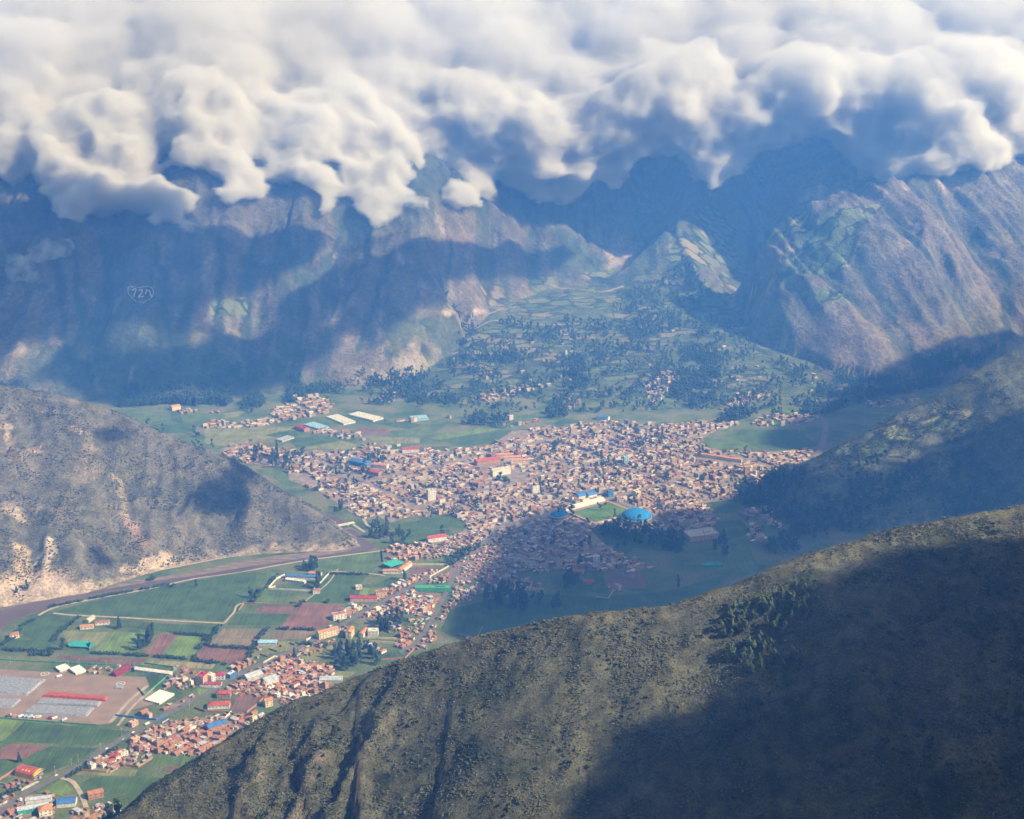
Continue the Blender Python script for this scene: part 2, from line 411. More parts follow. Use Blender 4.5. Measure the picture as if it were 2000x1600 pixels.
def col_far(X, Y, Z, s, gx, gy):
    c = mixc((.11, .098, .078), (.18, .145, .12), fbm(X / 150, Y / 150, 4, 120))
    c = mixc(c, (.055, .08, .045), sstep(.42, .68, fbm(X / 260 + 3, Y / 260, 4, 121)) * np.where(X > 600, .35, .8))
    rock = sstep(.66, .8, fbm(X / 45, Y / 70, 4, 122)) * sstep(.4, .9, s)
    c = mixc(c, (.3, .255, .2), rock * .7)
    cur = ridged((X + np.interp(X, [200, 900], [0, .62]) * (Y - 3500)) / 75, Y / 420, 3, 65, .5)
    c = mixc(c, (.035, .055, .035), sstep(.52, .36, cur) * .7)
    for V in ([(-300, 3520), (-230, 3640)], [(350, 4420), (395, 4620)]): 
        d, _, _ = seg_dist(X, Y, V); c = mixc(c, (.34, .28, .22), sstep(70, 20, d + 60 * (fbm(X / 20, Y / 40, 3, 125) - .5)) * .8)
    c = mixc(c, (.045, .055, .04), sstep(230, 480, Z + (fbm(X / 120, Y / 120, 3, 128) - .5) * 160) * np.where(X < 700, .75, .0))  # cloud shade painted into the upper slopes as a darker colour
    fan = sstep(175, 120, Z)
    c = mixc(c, mixc((.05, .085, .035), (.13, .15, .07), fbm(X / 70, Y / 70, 3, 123)), fan * (X > -330) * (X < 850) * sstep(.45, .25, s))
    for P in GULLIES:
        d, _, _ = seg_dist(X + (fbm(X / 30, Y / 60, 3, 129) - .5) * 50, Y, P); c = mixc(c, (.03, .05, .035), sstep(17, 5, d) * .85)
    for P in FROADS:
        d, _, _ = seg_dist(X, Y, P); c = mixc(c, (.38, .31, .24), sstep(7, 3, d) * .9)
    return c
GULLIES = [_hp(g_) for g_ in ([(105, 470), (118, 560), (135, 700)], [(140, 480), (152, 580), (175, 740)], [(205, 470), (215, 600), (212, 700)], [(300, 470), (318, 540), (335, 690)], [(430, 470), (425, 560), (432, 640), (405, 720)], [(500, 455), (482, 520), (478, 620), (492, 740)],
            [(545, 440), (568, 500), (575, 545)], [(675, 440), (640, 500), (600, 550), (592, 640), (570, 760)], [(770, 480), (745, 560), (700, 680)], [(880, 480), (860, 560)], [(1120, 470), (1150, 510), (1195, 560)], [(1240, 380), (1265, 470), (1270, 580)], [(1350, 460), (1310, 520), (1285, 570)],
            [(1475, 560), (1480, 500), (1470, 440), (1440, 390)], [(1900, 470), (1950, 520), (1965, 600), (2000, 700)], [(1740, 410), (1790, 480), (1850, 560), (1930, 680)], [(1680, 500), (1720, 580), (1800, 700)], [(1250, 620), (1320, 600), (1420, 600), (1460, 580)], [(1330, 690), (1370, 640), (1400, 610)])]
FROADS = [_hp([(868, 612), (930, 606), (1000, 594), (1080, 584), (1140, 582)]), _hp([(1080, 558), (1180, 570), (1215, 560)]),
          _hp([(885, 690), (925, 690), (970, 692)]), _hp([(868, 614), (960, 626), (1060, 634), (1130, 632)])]
M_near = vcol("scrub_soil", var=.55, scale=.5, bump=.9, s2=.09)
M_left = vcol("dry_scrub", var=.45, scale=.22, bump=1.6, s2=.05)
M_right = vcol("green_scrub", var=.5, scale=.2, bump=1.5, s2=.05)  # the right hill's own greener scrub colours
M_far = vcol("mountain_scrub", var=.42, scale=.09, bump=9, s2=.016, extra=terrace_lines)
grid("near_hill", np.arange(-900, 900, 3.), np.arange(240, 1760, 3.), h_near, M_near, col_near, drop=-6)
grid("left_hill", np.arange(-2000, -230, 4.5), np.arange(1700, 3050, 4.5), h_left, M_left, col_left, drop=-3)
grid("right_hill", np.arange(250, 2200, 5.), np.arange(1300, 3100, 5.), h_right, M_right, col_right, drop=-5)
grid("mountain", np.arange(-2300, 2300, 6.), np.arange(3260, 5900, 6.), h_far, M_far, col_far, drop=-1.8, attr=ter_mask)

# ---------------------------------------------------------------- valley floor
def floor_mat():
    m, nt, b = mat("valley_soil"); N = nt.nodes; L = nt.links
    tc = N.new("ShaderNodeTexCoord")
    n1 = N.new("ShaderNodeTexNoise"); n1.inputs["Scale"].default_value = .014; n1.inputs["Detail"].default_value = 9; n1.inputs["Roughness"].default_value = .6; L.new(tc.outputs["Object"], n1.inputs["Vector"])
    cr = N.new("ShaderNodeValToRGB"); L.new(n1.outputs[0], cr.inputs[0]); e = cr.color_ramp.elements
    e[0].position = .33; e[0].color = (.04, .075, .03, 1); e[1].position = .7; e[1].color = (.2, .16, .11, 1)
    q = e.new(.45); q.color = (.085, .125, .048, 1); q = e.new(.57); q.color = (.145, .155, .075, 1)
    n2 = N.new("ShaderNodeTexNoise"); n2.inputs["Scale"].default_value = .3; n2.inputs["Detail"].default_value = 4; L.new(tc.outputs["Object"], n2.inputs["Vector"])
    mr = N.new("ShaderNodeMapRange"); mr.inputs[1].default_value = .35; mr.inputs[2].default_value = .65; mr.inputs[3].default_value = .7; mr.inputs[4].default_value = 1.3; L.new(n2.outputs[0], mr.inputs[0])
    x = N.new("ShaderNodeVectorMath"); x.operation = 'SCALE'; L.new(cr.outputs[0], x.inputs[0]); L.new(mr.outputs[0], x.inputs[3]); L.new(x.outputs[0], b.inputs["Base Color"])
    return m
g = mesh_obj("ground", [(-9000, -3000, 0), (9000, -3000, 0), (9000, 9000, 0), (-9000, 9000, 0)], [(0, 1, 2, 3)], floor_mat()); g["kind"] = "structure"
FIELD_MATS = {}
def crop_mat(col, ang):
    key = (col, round(ang, 1))
    if key in FIELD_MATS: return FIELD_MATS[key]
    m, nt, b = mat("crop"); N = nt.nodes; L = nt.links
    tc = N.new("ShaderNodeTexCoord"); mp = N.new("ShaderNodeMapping"); mp.inputs[2].default_value = (0, 0, ang); mp.inputs[3].default_value = (.5, .02, 1)
    L.new(tc.outputs["Object"], mp.inputs[0])
    n1 = N.new("ShaderNodeTexNoise"); n1.inputs["Scale"].default_value = 1; n1.inputs["Detail"].default_value = 3; L.new(mp.outputs[0], n1.inputs["Vector"])
    n2 = N.new("ShaderNodeTexNoise"); n2.inputs["Scale"].default_value = .035; n2.inputs["Detail"].default_value = 6; L.new(tc.outputs["Object"], n2.inputs["Vector"])
    ad = N.new("ShaderNodeMath"); ad.operation = 'ADD'; L.new(n1.outputs[0], ad.inputs[0]); L.new(n2.outputs[0], ad.inputs[1])
    mr = N.new("ShaderNodeMapRange"); mr.inputs[1].default_value = .7; mr.inputs[2].default_value = 1.3; mr.inputs[3].default_value = .55; mr.inputs[4].default_value = 1.4; L.new(ad.outputs[0], mr.inputs[0])
    x = N.new("ShaderNodeVectorMath"); x.operation = 'SCALE'; x.inputs[0].default_value = col; L.new(mr.outputs[0], x.inputs[3]); L.new(x.outputs[0], b.inputs["Base Color"])
    FIELD_MATS[key] = m
    return m
DG, MG, BG, LG = (.062, .108, .036), (.095, .145, .045), (.14, .205, .05), (.19, .2, .08)
BR, TA, PK, YT, DI = (.17, .1, .08), (.2, .155, .1), (.2, .105, .085), (.24, .22, .11), (.27, .2, .165)
_lev = [0]
def sheet(name, P, m, z=None, world_pts=False):
    Q = P if world_pts else [gp(*p) for p in P]
    if z is None: _lev[0] += 1; z = .10 + .05 * (_lev[0] % 8)
    bm = bmesh.new(); vs = [bm.verts.new((x, y, z)) for x, y in Q]; es = [bm.edges.new((vs[i], vs[(i + 1) % len(vs)])) for i in range(len(vs))]
    bmesh.ops.triangle_fill(bm, use_beauty=True, edges=es)
    for f in bm.faces:
        if f.normal.z < 0: f.normal_flip()
    me = bpy.data.meshes.new(name); bm.to_mesh(me); bm.free(); me.materials.append(m)
    o = bpy.data.objects.new(name, me); COL.objects.link(o); o["kind"] = "structure"
    return o
def field(col, *P):
    a, b = gp(*P[0]), gp(*P[1]); ang = -math.atan2(b[1] - a[1], b[0] - a[0])
    Q = [gp(*p) for p in P]; W = []; k = len(FIELD_MATS)
    for i in range(len(Q)):
        (x0, y0), (x1, y1) = Q[i], Q[(i + 1) % len(Q)]; L_ = math.hypot(x1 - x0, y1 - y0); n = max(1, int(L_ / 9))
        for j in range(n):
            t = j / n; w = 0 if j == 0 else 2.4 * (float(vn(np.array([j * 1.7 + i * 5]), np.array([x0 * .1]), 3)[0]) - .5); W.append((x0 + (x1 - x0) * t - (y1 - y0) / L_ * w, y0 + (y1 - y0) * t + (x1 - x0) / L_ * w))
    return sheet("field", W, crop_mat(col, ang), world_pts=True)
FIELDS = [
 (DG, (104, 1195), (165, 1178), (300, 1150), (380, 1133), (480, 1119), (500, 1119), (500, 1140), (516, 1150), (500, 1166), (470, 1184), (436, 1214), (240, 1203), (140, 1199)),
 (MG, (502, 1119), (543, 1117), (541, 1130), (518, 1149), (502, 1139)),
 (DG, (36, 1224), (66, 1203), (102, 1201), (154, 1206), (120, 1230), (102, 1250), (63, 1250), (33, 1232)), (DG, (0, 1255), (18, 1250), (96, 1252), (101, 1266), (0, 1269)),
 (DG, (264, 1227), (279, 1216), (427, 1224), (412, 1241), (345, 1238)), (BG, (182, 1275), (222, 1234), (288, 1237), (269, 1278)),
 (PK, (283, 1278), (316, 1238), (348, 1240), (314, 1281)), (BG, (315, 1281), (349, 1240), (404, 1243), (374, 1286)),
 (TA, (435, 1228), (521, 1229), (503, 1247), (421, 1245)), (TA, (419, 1246), (502, 1248), (494, 1267), (405, 1262)), (PK, (395, 1265), (492, 1269), (476, 1298), (379, 1286)),
 (DG, (462, 1198), (568, 1200), (544, 1222), (443, 1221)), (PK, (512, 1184), (579, 1187), (568, 1198), (498, 1196)), (MG, (476, 1181), (507, 1184), (495, 1195), (467, 1193)),
 (PK, (592, 1179), (669, 1182), (640, 1221), (616, 1230), (545, 1228)), (TA, (542, 1231), (615, 1233), (598, 1249), (527, 1248)),
 (DG, (644, 1124), (717, 1124), (678, 1179), (596, 1176)), (MG, (612, 1101), (655, 1087), (742, 1079), (745, 1098), (724, 1119), (650, 1116), (622, 1116)),
 (MG, (526, 1157), (586, 1157), (568, 1179), (491, 1179), (517, 1148)), (DG, (764, 1127), (801, 1130), (798, 1149), (728, 1146)), (BG, (706, 1148), (753, 1151), (733, 1164), (701, 1162)),
 (BR, (756, 1150), (790, 1150), (770, 1163), (740, 1163)), (BR, (800, 1109), (867, 1109), (842, 1125), (801, 1121)), (MG, (823, 1076), (861, 1082), (867, 1095), (830, 1098)),
 (DG, (760, 1026), (874, 1008), (915, 1025), (880, 1030), (800, 1042)), (DG, (800, 1044), (877, 1033), (892, 1050), (814, 1069), (757, 1063)),
 (DG, (48, 1410), (259, 1429), (182, 1457), (6, 1448)), (BG, (0, 1404), (47, 1409), (5, 1448), (0, 1448)), (PK, (0, 1464), (24, 1453), (95, 1459), (39, 1485), (0, 1483)),
 (DG, (97, 1459), (194, 1462), (135, 1494), (87, 1512), (45, 1494), (40, 1486)), (DG, (0, 1486), (36, 1488), (33, 1500), (0, 1513)), (BG, (74, 1548), (120, 1522), (144, 1545), (121, 1553)),
 (DG, (178, 1520), (324, 1519), (276, 1550), (168, 1548), (151, 1534)), (MG, (289, 1471), (380, 1477), (357, 1496), (295, 1494)), (LG, (168, 1501), (269, 1504), (263, 1517), (145, 1514)),
 (BR, (324, 1498), (350, 1498), (342, 1508), (322, 1506)), (BR, (118, 1280), (287, 1288), (269, 1299), (109, 1287)), (YT, (316, 1291), (422, 1297), (413, 1308), (301, 1301)),
 (LG, (288, 1288), (314, 1289), (299, 1300), (272, 1299)), (MG, (424, 1298), (455, 1300), (440, 1310), (416, 1308)), (LG, (508, 1252), (590, 1254), (566, 1270), (500, 1283), (482, 1296), (495, 1268)),
 (BR, (465, 1354), (519, 1357), (480, 1391), (447, 1387)), (BG, (385, 1345), (416, 1348), (388, 1364)), (LG, (590, 1260), (670, 1262), (640, 1284), (600, 1292), (584, 1285)),
 (MG, (700, 1340), (722, 1310), (860, 1308), (800, 1330)), (BR, (462, 1425), (500, 1417), (486, 1432), (460, 1436)), (LG, (618, 1312), (700, 1312), (680, 1324), (625, 1324)), (MG, (624, 1326), (680, 1325), (640, 1345), (628, 1344)),
 (LG, (120, 1232), (215, 1236), (190, 1260), (130, 1254)), (LG, (1030, 1150), (1074, 1152), (1060, 1162), (1028, 1162)), (LG, (820, 1168), (870, 1164), (856, 1176), (830, 1176)),
 (BR, (760, 1212), (800, 1212), (780, 1228), (745, 1226)), (DG, (758, 1204), (840, 1206), (820, 1222), (770, 1221)),
 (DG, (1062, 1128), (1140, 1112), (1180, 1118), (1180, 1160), (1100, 1150)), (BR, (1188, 1116), (1262, 1122), (1262, 1150), (1180, 1148)), (DG, (880, 1190), (1010, 1160), (1180, 1164), (1300, 1156), (1430, 1120), (1380, 1160), (1200, 1200), (1000, 1225), (900, 1250), (860, 1232)),
 (DG, (1155, 1032), (1215, 1036), (1260, 1044), (1335, 1062), (1330, 1080), (1240, 1070), (1215, 1090), (1180, 1062)), (MG, (1390, 1075), (1460, 1062), (1480, 1110), (1420, 1128), (1370, 1110)), (DG, (1395, 1020), (1450, 1015), (1460, 1045), (1420, 1055)),
 (DG, (1370, 978), (1440, 975), (1445, 1000), (1390, 1004)), (MG, (258, 809), (332, 803), (332, 820), (288, 826), (266, 823)), (DG, (334, 803), (354, 808), (357, 826), (334, 822)), (MG, (356, 808), (434, 808), (434, 823), (358, 826)),
 (DG, (290, 828), (389, 828), (378, 844), (314, 847)), (MG, (352, 852), (443, 868), (420, 876), (377, 865)), (LG, (400, 838), (578, 833), (590, 848), (520, 861), (440, 872), (400, 866)), (LG, (436, 808), (478, 803), (466, 814), (440, 818)),
 (DG, (515, 851), (567, 840), (604, 846), (556, 857)), (DG, (562, 857), (640, 853), (655, 861), (580, 874)), (LG, (592, 877), (668, 861), (708, 872), (682, 878)), (BG, (832, 855), (940, 836), (979, 839), (860, 860)),
 (DG, (864, 860), (980, 840), (1032, 838), (1036, 848), (960, 866), (900, 872)), (DG, (762, 875), (880, 872), (868, 879), (768, 881)), (BR, (696, 833), (757, 839), (760, 848), (704, 849)), (DG, (730, 827), (790, 824), (825, 830), (799, 839)),
 (MG, (760, 842), (830, 838), (860, 836), (830, 852), (770, 852)), (DG, (662, 812), (674, 810), (722, 824), (700, 828)), (MG, (574, 826), (628, 812), (660, 826), (618, 826)), (LG, (710, 852), (820, 856), (820, 866), (740, 868)),
 (MG, (1346, 870), (1422, 853), (1494, 872), (1447, 880)), (DG, (1449, 841), (1558, 839), (1596, 872), (1499, 882), (1424, 852)), (MG, (1400, 940), (1429, 943), (1421, 949)), (LG, (1430, 944), (1470, 944), (1450, 953), (1424, 950)),
 (MG, (530, 930), (600, 925), (625, 948), (560, 952)), (MG, (500, 918), (540, 914), (560, 926), (525, 930)), (MG, (735, 1010), (762, 1012), (775, 1022), (745, 1026)), (MG, (990, 815), (1060, 805), (1080, 815), (1010, 826)), (MG, (1500, 800), (1560, 792), (1590, 800), (1520, 812)),
]
for f in FIELDS: field(*f)
def ribbon(name, P, w, m, z=.62, world_pts=False, kind="structure", seg=6):
    Q = P if world_pts else [gp(*p) for p in P]
    Q = np.array(Q, float); D = []
    for i in range(len(Q) - 1):                       # Catmull-Rom
        p0 = Q[max(i - 1, 0)]; p1 = Q[i]; p2 = Q[i + 1]; p3 = Q[min(i + 2, len(Q) - 1)]
        for k in range(seg):
            t = k / seg; D.append(.5 * (2 * p1 + (p2 - p0) * t + (2 * p0 - 5 * p1 + 4 * p2 - p3) * t * t + (3 * p1 - p0 - 3 * p2 + p3) * t ** 3))
    D.append(Q[-1]); D = np.array(D); T = np.gradient(D, axis=0); T /= np.linalg.norm(T, axis=1)[:, None] + 1e-9; Nn = np.stack([-T[:, 1], T[:, 0]], 1)
    a = D + Nn * w / 2; b = D - Nn * w / 2; n = len(D)
    V = [(x, y, z) for x, y in a] + [(x, y, z) for x, y in b]
    o = mesh_obj(name, V, [(i, i + n, i + n + 1, i + 1) for i in range(n - 1)], m); o["kind"] = kind
    return o, D
M_asph = plain("asphalt", (.15, .14, .14), var=.15, scale=.08); M_dirt = plain("pale_dirt", (.4, .33, .25), var=.2, scale=.1); M_line = plain("road_paint", (.7, .68, .6))
M_yard = plain("bare_earth", (.27, .19, .15), var=.16, scale=.05); M_river = plain("muddy_water", (.12, .085, .078), rough=.35, var=.12, scale=.03); M_gravel = plain("river_gravel", (.2, .155, .13), var=.45, scale=.04, streak=(1, 4, 1))
MAIN = [(-60, 1650), (-10, 1598), (40, 1557), (100, 1524), (160, 1494), (225, 1452), (280, 1420), (340, 1388), (400, 1358), (450, 1326), (500, 1302), (560, 1276), (600, 1258), (650, 1231), (700, 1202), (760, 1170), (820, 1140), (876, 1110), (908, 1084), (950, 1058), (975, 1030)]
ribbon("road", MAIN, 9.5, M_asph, .66)
for s in (1.55, -1.55): pass
SECOND = [(780, 1275), (810, 1262), (826, 1240), (850, 1200), (868, 1165), (880, 1140), (896, 1110)]
ribbon("road", SECOND, 8, M_asph, .7)
for P, w in (([(75, 1203), (100, 1190), (150, 1177), (300, 1149), (380, 1131), (480, 1116), (600, 1095), (740, 1077), (800, 1067), (870, 1052)], 5.5), ([(120, 1520), (142, 1528), (158, 1552), (168, 1578), (172, 1610)], 6),
             ([(0, 1178), (60, 1175), (110, 1168)], 6), ([(240, 1128), (350, 1107), (450, 1088), (530, 1079), (600, 1077), (662, 1075), (694, 1064), (686, 1052), (655, 1040), (645, 1030)], 5),
             ([(104, 1198), (140, 1202), (240, 1207), (340, 1213), (438, 1218)], 4.5), ([(438, 1218), (456, 1198), (476, 1179), (583, 1183)], 3.5), ([(690, 1025), (712, 1040)], 6), ([(645, 1116), (720, 1121), (752, 1125)], 3.5),
             ([(708, 1010), (716, 1024), (730, 1040)], 6), ([(580, 1188), (600, 1172), (640, 1140), (660, 1112)], 2.5), ([(650, 1290), (690, 1268)], 3), ([(216, 1412), (250, 1372), (288, 1340)], 5), ([(230, 1418), (262, 1378), (300, 1345)], 4)):
    ribbon("dirt_road", P, w, M_dirt, .54 + .01 * w)
RB = [(0, 1233), (30, 1212), (72, 1197), (120, 1177), (210, 1158), (300, 1143), (372, 1131), (468, 1117), (570, 1096), (640, 1086), (700, 1079), (735, 1074)]
RT = [(737, 1070), (709, 1050), (687, 1030), (664, 1036), (690, 1050), (697, 1062), (680, 1072), (600, 1080), (540, 1086), (450, 1100), (372, 1120), (288, 1130), (240, 1139), (210, 1149), (135, 1161), (54, 1178), (0, 1190), (-300, 1240), (-300, 1300)]
sheet("riverbed", RB + RT, M_gravel, .56)
sheet("river", [(-300, 1302), (-300, 1238), (0, 1192), (54, 1180), (135, 1164), (210, 1151), (300, 1136), (372, 1126), (450, 1113), (540, 1099), (620, 1087), (680, 1077), (702, 1066), (694, 1048), (672, 1036), (687, 1031), (709, 1051), (737, 1071), (700, 1080),
       (640, 1088), (570, 1098), (468, 1118), (372, 1131), (300, 1143), (210, 1157), (120, 1176), (72, 1196), (30, 1211), (0, 1232)], M_river, .6)
sheet("river", [(560, 975), (595, 988), (625, 996), (660, 1011), (683, 1024), (662, 1029), (645, 1024), (620, 1010), (590, 996)], M_river, .6)
ribbon("river", [(1590, 895), (1602, 875), (1610, 852), (1612, 830), (1603, 816), (1585, 810)], 14, M_gravel, .58)
sheet("yard", [(-60, 1308), (0, 1308), (180, 1319), (285, 1323), (292, 1341), (250, 1385), (216, 1414), (180, 1417), (0, 1403), (-60, 1400)], M_yard, .57)
sheet("yard", [(276, 1352), (300, 1350), (332, 1368), (286, 1380), (228, 1395)], M_yard, .56)
sheet("yard", [(862, 1130), (900, 1092), (945, 1062), (950, 1080), (948, 1100), (930, 1130), (900, 1140)], plain("grey_earth", (.2, .15, .14)), .6)

# ---------------------------------------------------------------- builders
class MB:
    """gathers boxes, roofs and bars; build() links them as one mesh object"""
    def __init__(s): s.V = []; s.F = []; s.M = []
    def add(s, V, F, m=0):
        n = len(s.V); s.V += [tuple(v) for v in V]; s.F += [tuple(i + n for i in f) for f in F]; s.M += [m] * len(F); return s
    def box(s, x0, x1, y0, y1, z0, z1, m=0):
        return s.add([(x0, y0, z0), (x1, y0, z0), (x1, y1, z0), (x0, y1, z0), (x0, y0, z1), (x1, y0, z1), (x1, y1, z1), (x0, y1, z1)],
                     [(3, 2, 1, 0), (4, 5, 6, 7), (0, 1, 5, 4), (1, 2, 6, 5), (2, 3, 7, 6), (3, 0, 4, 7)], m)
    def gable(s, x0, x1, y0, y1, z, h, t=.18, o=.5, m=0):       # ridge along x, with eaves
        yc = (y0 + y1) / 2; k = h / (yc - y0); x0 -= o; x1 += o; y0 -= o; y1 += o; z0 = z - k * o; z1 = z + h
        return s.add([(x0, y0, z0), (x1, y0, z0), (x1, yc, z1), (x0, yc, z1), (x0, y1, z0), (x1, y1, z0),
                      (x0, y0, z0 + t), (x1, y0, z0 + t), (x1, yc, z1 + t), (x0, yc, z1 + t), (x0, y1, z0 + t), (x1, y1, z0 + t)],
                     [(6, 7, 8, 9), (9, 8, 11, 10), (3, 2, 1, 0), (4, 5, 2, 3), (0, 1, 7, 6), (5, 4, 10, 11), (1, 2, 8, 7), (2, 5, 11, 8), (3, 0, 6, 9), (4, 3, 9, 10)], m)
    def hip(s, x0, x1, y0, y1, z, h, t=.15, o=.5, m=0):
        x0 -= o; x1 += o; y0 -= o; y1 += o; w = (y1 - y0) / 2; yc = (y0 + y1) / 2; q = min(w, (x1 - x0) / 2 * .95)
        return s.add([(x0, y0, z), (x1, y0, z), (x1, y1, z), (x0, y1, z), (x0, y0, z + t), (x1, y0, z + t), (x1, y1, z + t), (x0, y1, z + t), (x0 + q, yc, z + h), (x1 - q, yc, z + h)],
                     [(3, 2, 1, 0), (0, 1, 5, 4), (1, 2, 6, 5), (2, 3, 7, 6), (3, 0, 4, 7), (4, 5, 9, 8), (6, 7, 8, 9), (5, 6, 9), (7, 4, 8)], m)
    def barrel(s, x0, x1, y0, y1, z, h, n=10, t=.2, m=0):       # arched roof, axis along x
        V = []; yc = (y0 + y1) / 2; r = (y1 - y0) / 2
        for tt in (0, t):
            for i in range(n + 1):
                a = math.pi * i / n; y = yc - (r + tt) * math.cos(a); q = z + (h + tt) * math.sin(a)
                V += [(x0, y, q), (x1, y, q)]
        F = []; k = 2 * (n + 1)
        for i in range(n):
            a = 2 * i; F += [(a + 1, a, a + 2, a + 3), (k + a, k + a + 1, k + a + 3, k + a + 2), (a, k + a, k + a + 2, a + 2), (k + a + 1, a + 1, a + 3, k + a + 3)]
        F += [(0, 1, k + 1, k), (k - 2, 2 * k - 2, 2 * k - 1, k - 1)]
        return s.add(V, F, m)
    def tube(s, p, q, r0, r1=None, n=6, m=0):
        r1 = r0 if r1 is None else r1; p = np.array(p, float); q = np.array(q, float); d = q - p; d /= np.linalg.norm(d)
        u = np.cross(d, (0, 0, 1) if abs(d[2]) < .9 else (1, 0, 0)); u /= np.linalg.norm(u); v = np.cross(d, u)
        V = []
        for c, r in ((p, r0), (q, r1)):
            for i in range(n):
                a = 2 * math.pi * i / n; V.append(c + r * (math.cos(a) * u + math.sin(a) * v))
        F = [(i, (i + 1) % n, n + (i + 1) % n, n + i) for i in range(n)] + [tuple(range(n - 1, -1, -1)), tuple(range(n, 2 * n))]
        return s.add(V, F, m)
    def build(s, name, mats, parent=None, loc=(0, 0, 0), rot=0, smooth=False):
        o = mesh_obj(name, s.V, s.F, mats, parent=parent, loc=loc, midx=s.M, smooth=smooth)
        if rot: o.rotation_euler.z = rot
        return o
def empty(name, x, y, rot=0, z=.6):
    o = bpy.data.objects.new(name, None); COL.objects.link(o); o.location = (x, y, z); o.rotation_euler.z = rot; o.empty_display_size = 2
    return o
def copy_tree(o, parent=None):
    c = o.copy(); COL.objects.link(c); c.parent = parent
    for ch in o.children: copy_tree(ch, c)
    return c
PAL = {"brick": (.36, .2, .14), "adobe": (.36, .23, .16), "white": (.64, .61, .56), "cream": (.62, .52, .36), "grey": (.42, .4, .38), "tile": (.38, .17, .1), "red": (.4, .09, .065), "crimson": (.37, .05, .08), "orange": (.52, .23, .11),
       "metal": (.42, .45, .5), "blue": (.06, .17, .42), "teal": (.05, .32, .28), "green": (.08, .3, .17), "yellow": (.8, .55, .06), "glass": (.05, .06, .08), "terra": (.36, .16, .11), "navy": (.02, .05, .3), "concrete": (.47, .42, .37), "dark": (.08, .08, .085), "tarp": (.25, .26, .3),
       "pinkwall": (.55, .36, .28), "maroon": (.22, .03, .05), "ltblue": (.3, .5, .65), "domeblue": (.02, .2, .52)}
def P_(c): return plain(c + "_surface", PAL[c], var=.34, scale=.3, rough=.7 if c in ("metal", "blue", "glass") else .9)
def windows(w, d, h, storeys, faces="fb", m=0):
    b = MB(); n = max(1, int(w // 3.2)); k = max(1, int(d // 3.4)); sh = h / storeys
    for s in range(storeys):
        z0 = s * sh + sh * .34; z1 = s * sh + sh * .78
        for i in range(n):
            c = -w / 2 + (i + .5) * w / n
            for sg in (1, -1): b.box(c - .65, c + .65, min(sg * d / 2, sg * (d / 2 + .05)), max(sg * d / 2, sg * (d / 2 + .05)), z0, z1)
        for i in range(k):
            c = -d / 2 + (i + .5) * d / k
            for sg in (1, -1): b.box(min(sg * w / 2, sg * (w / 2 + .05)), max(sg * w / 2, sg * (w / 2 + .05)), c - .6, c + .6, z0, z1)
    return b
WINM = {}
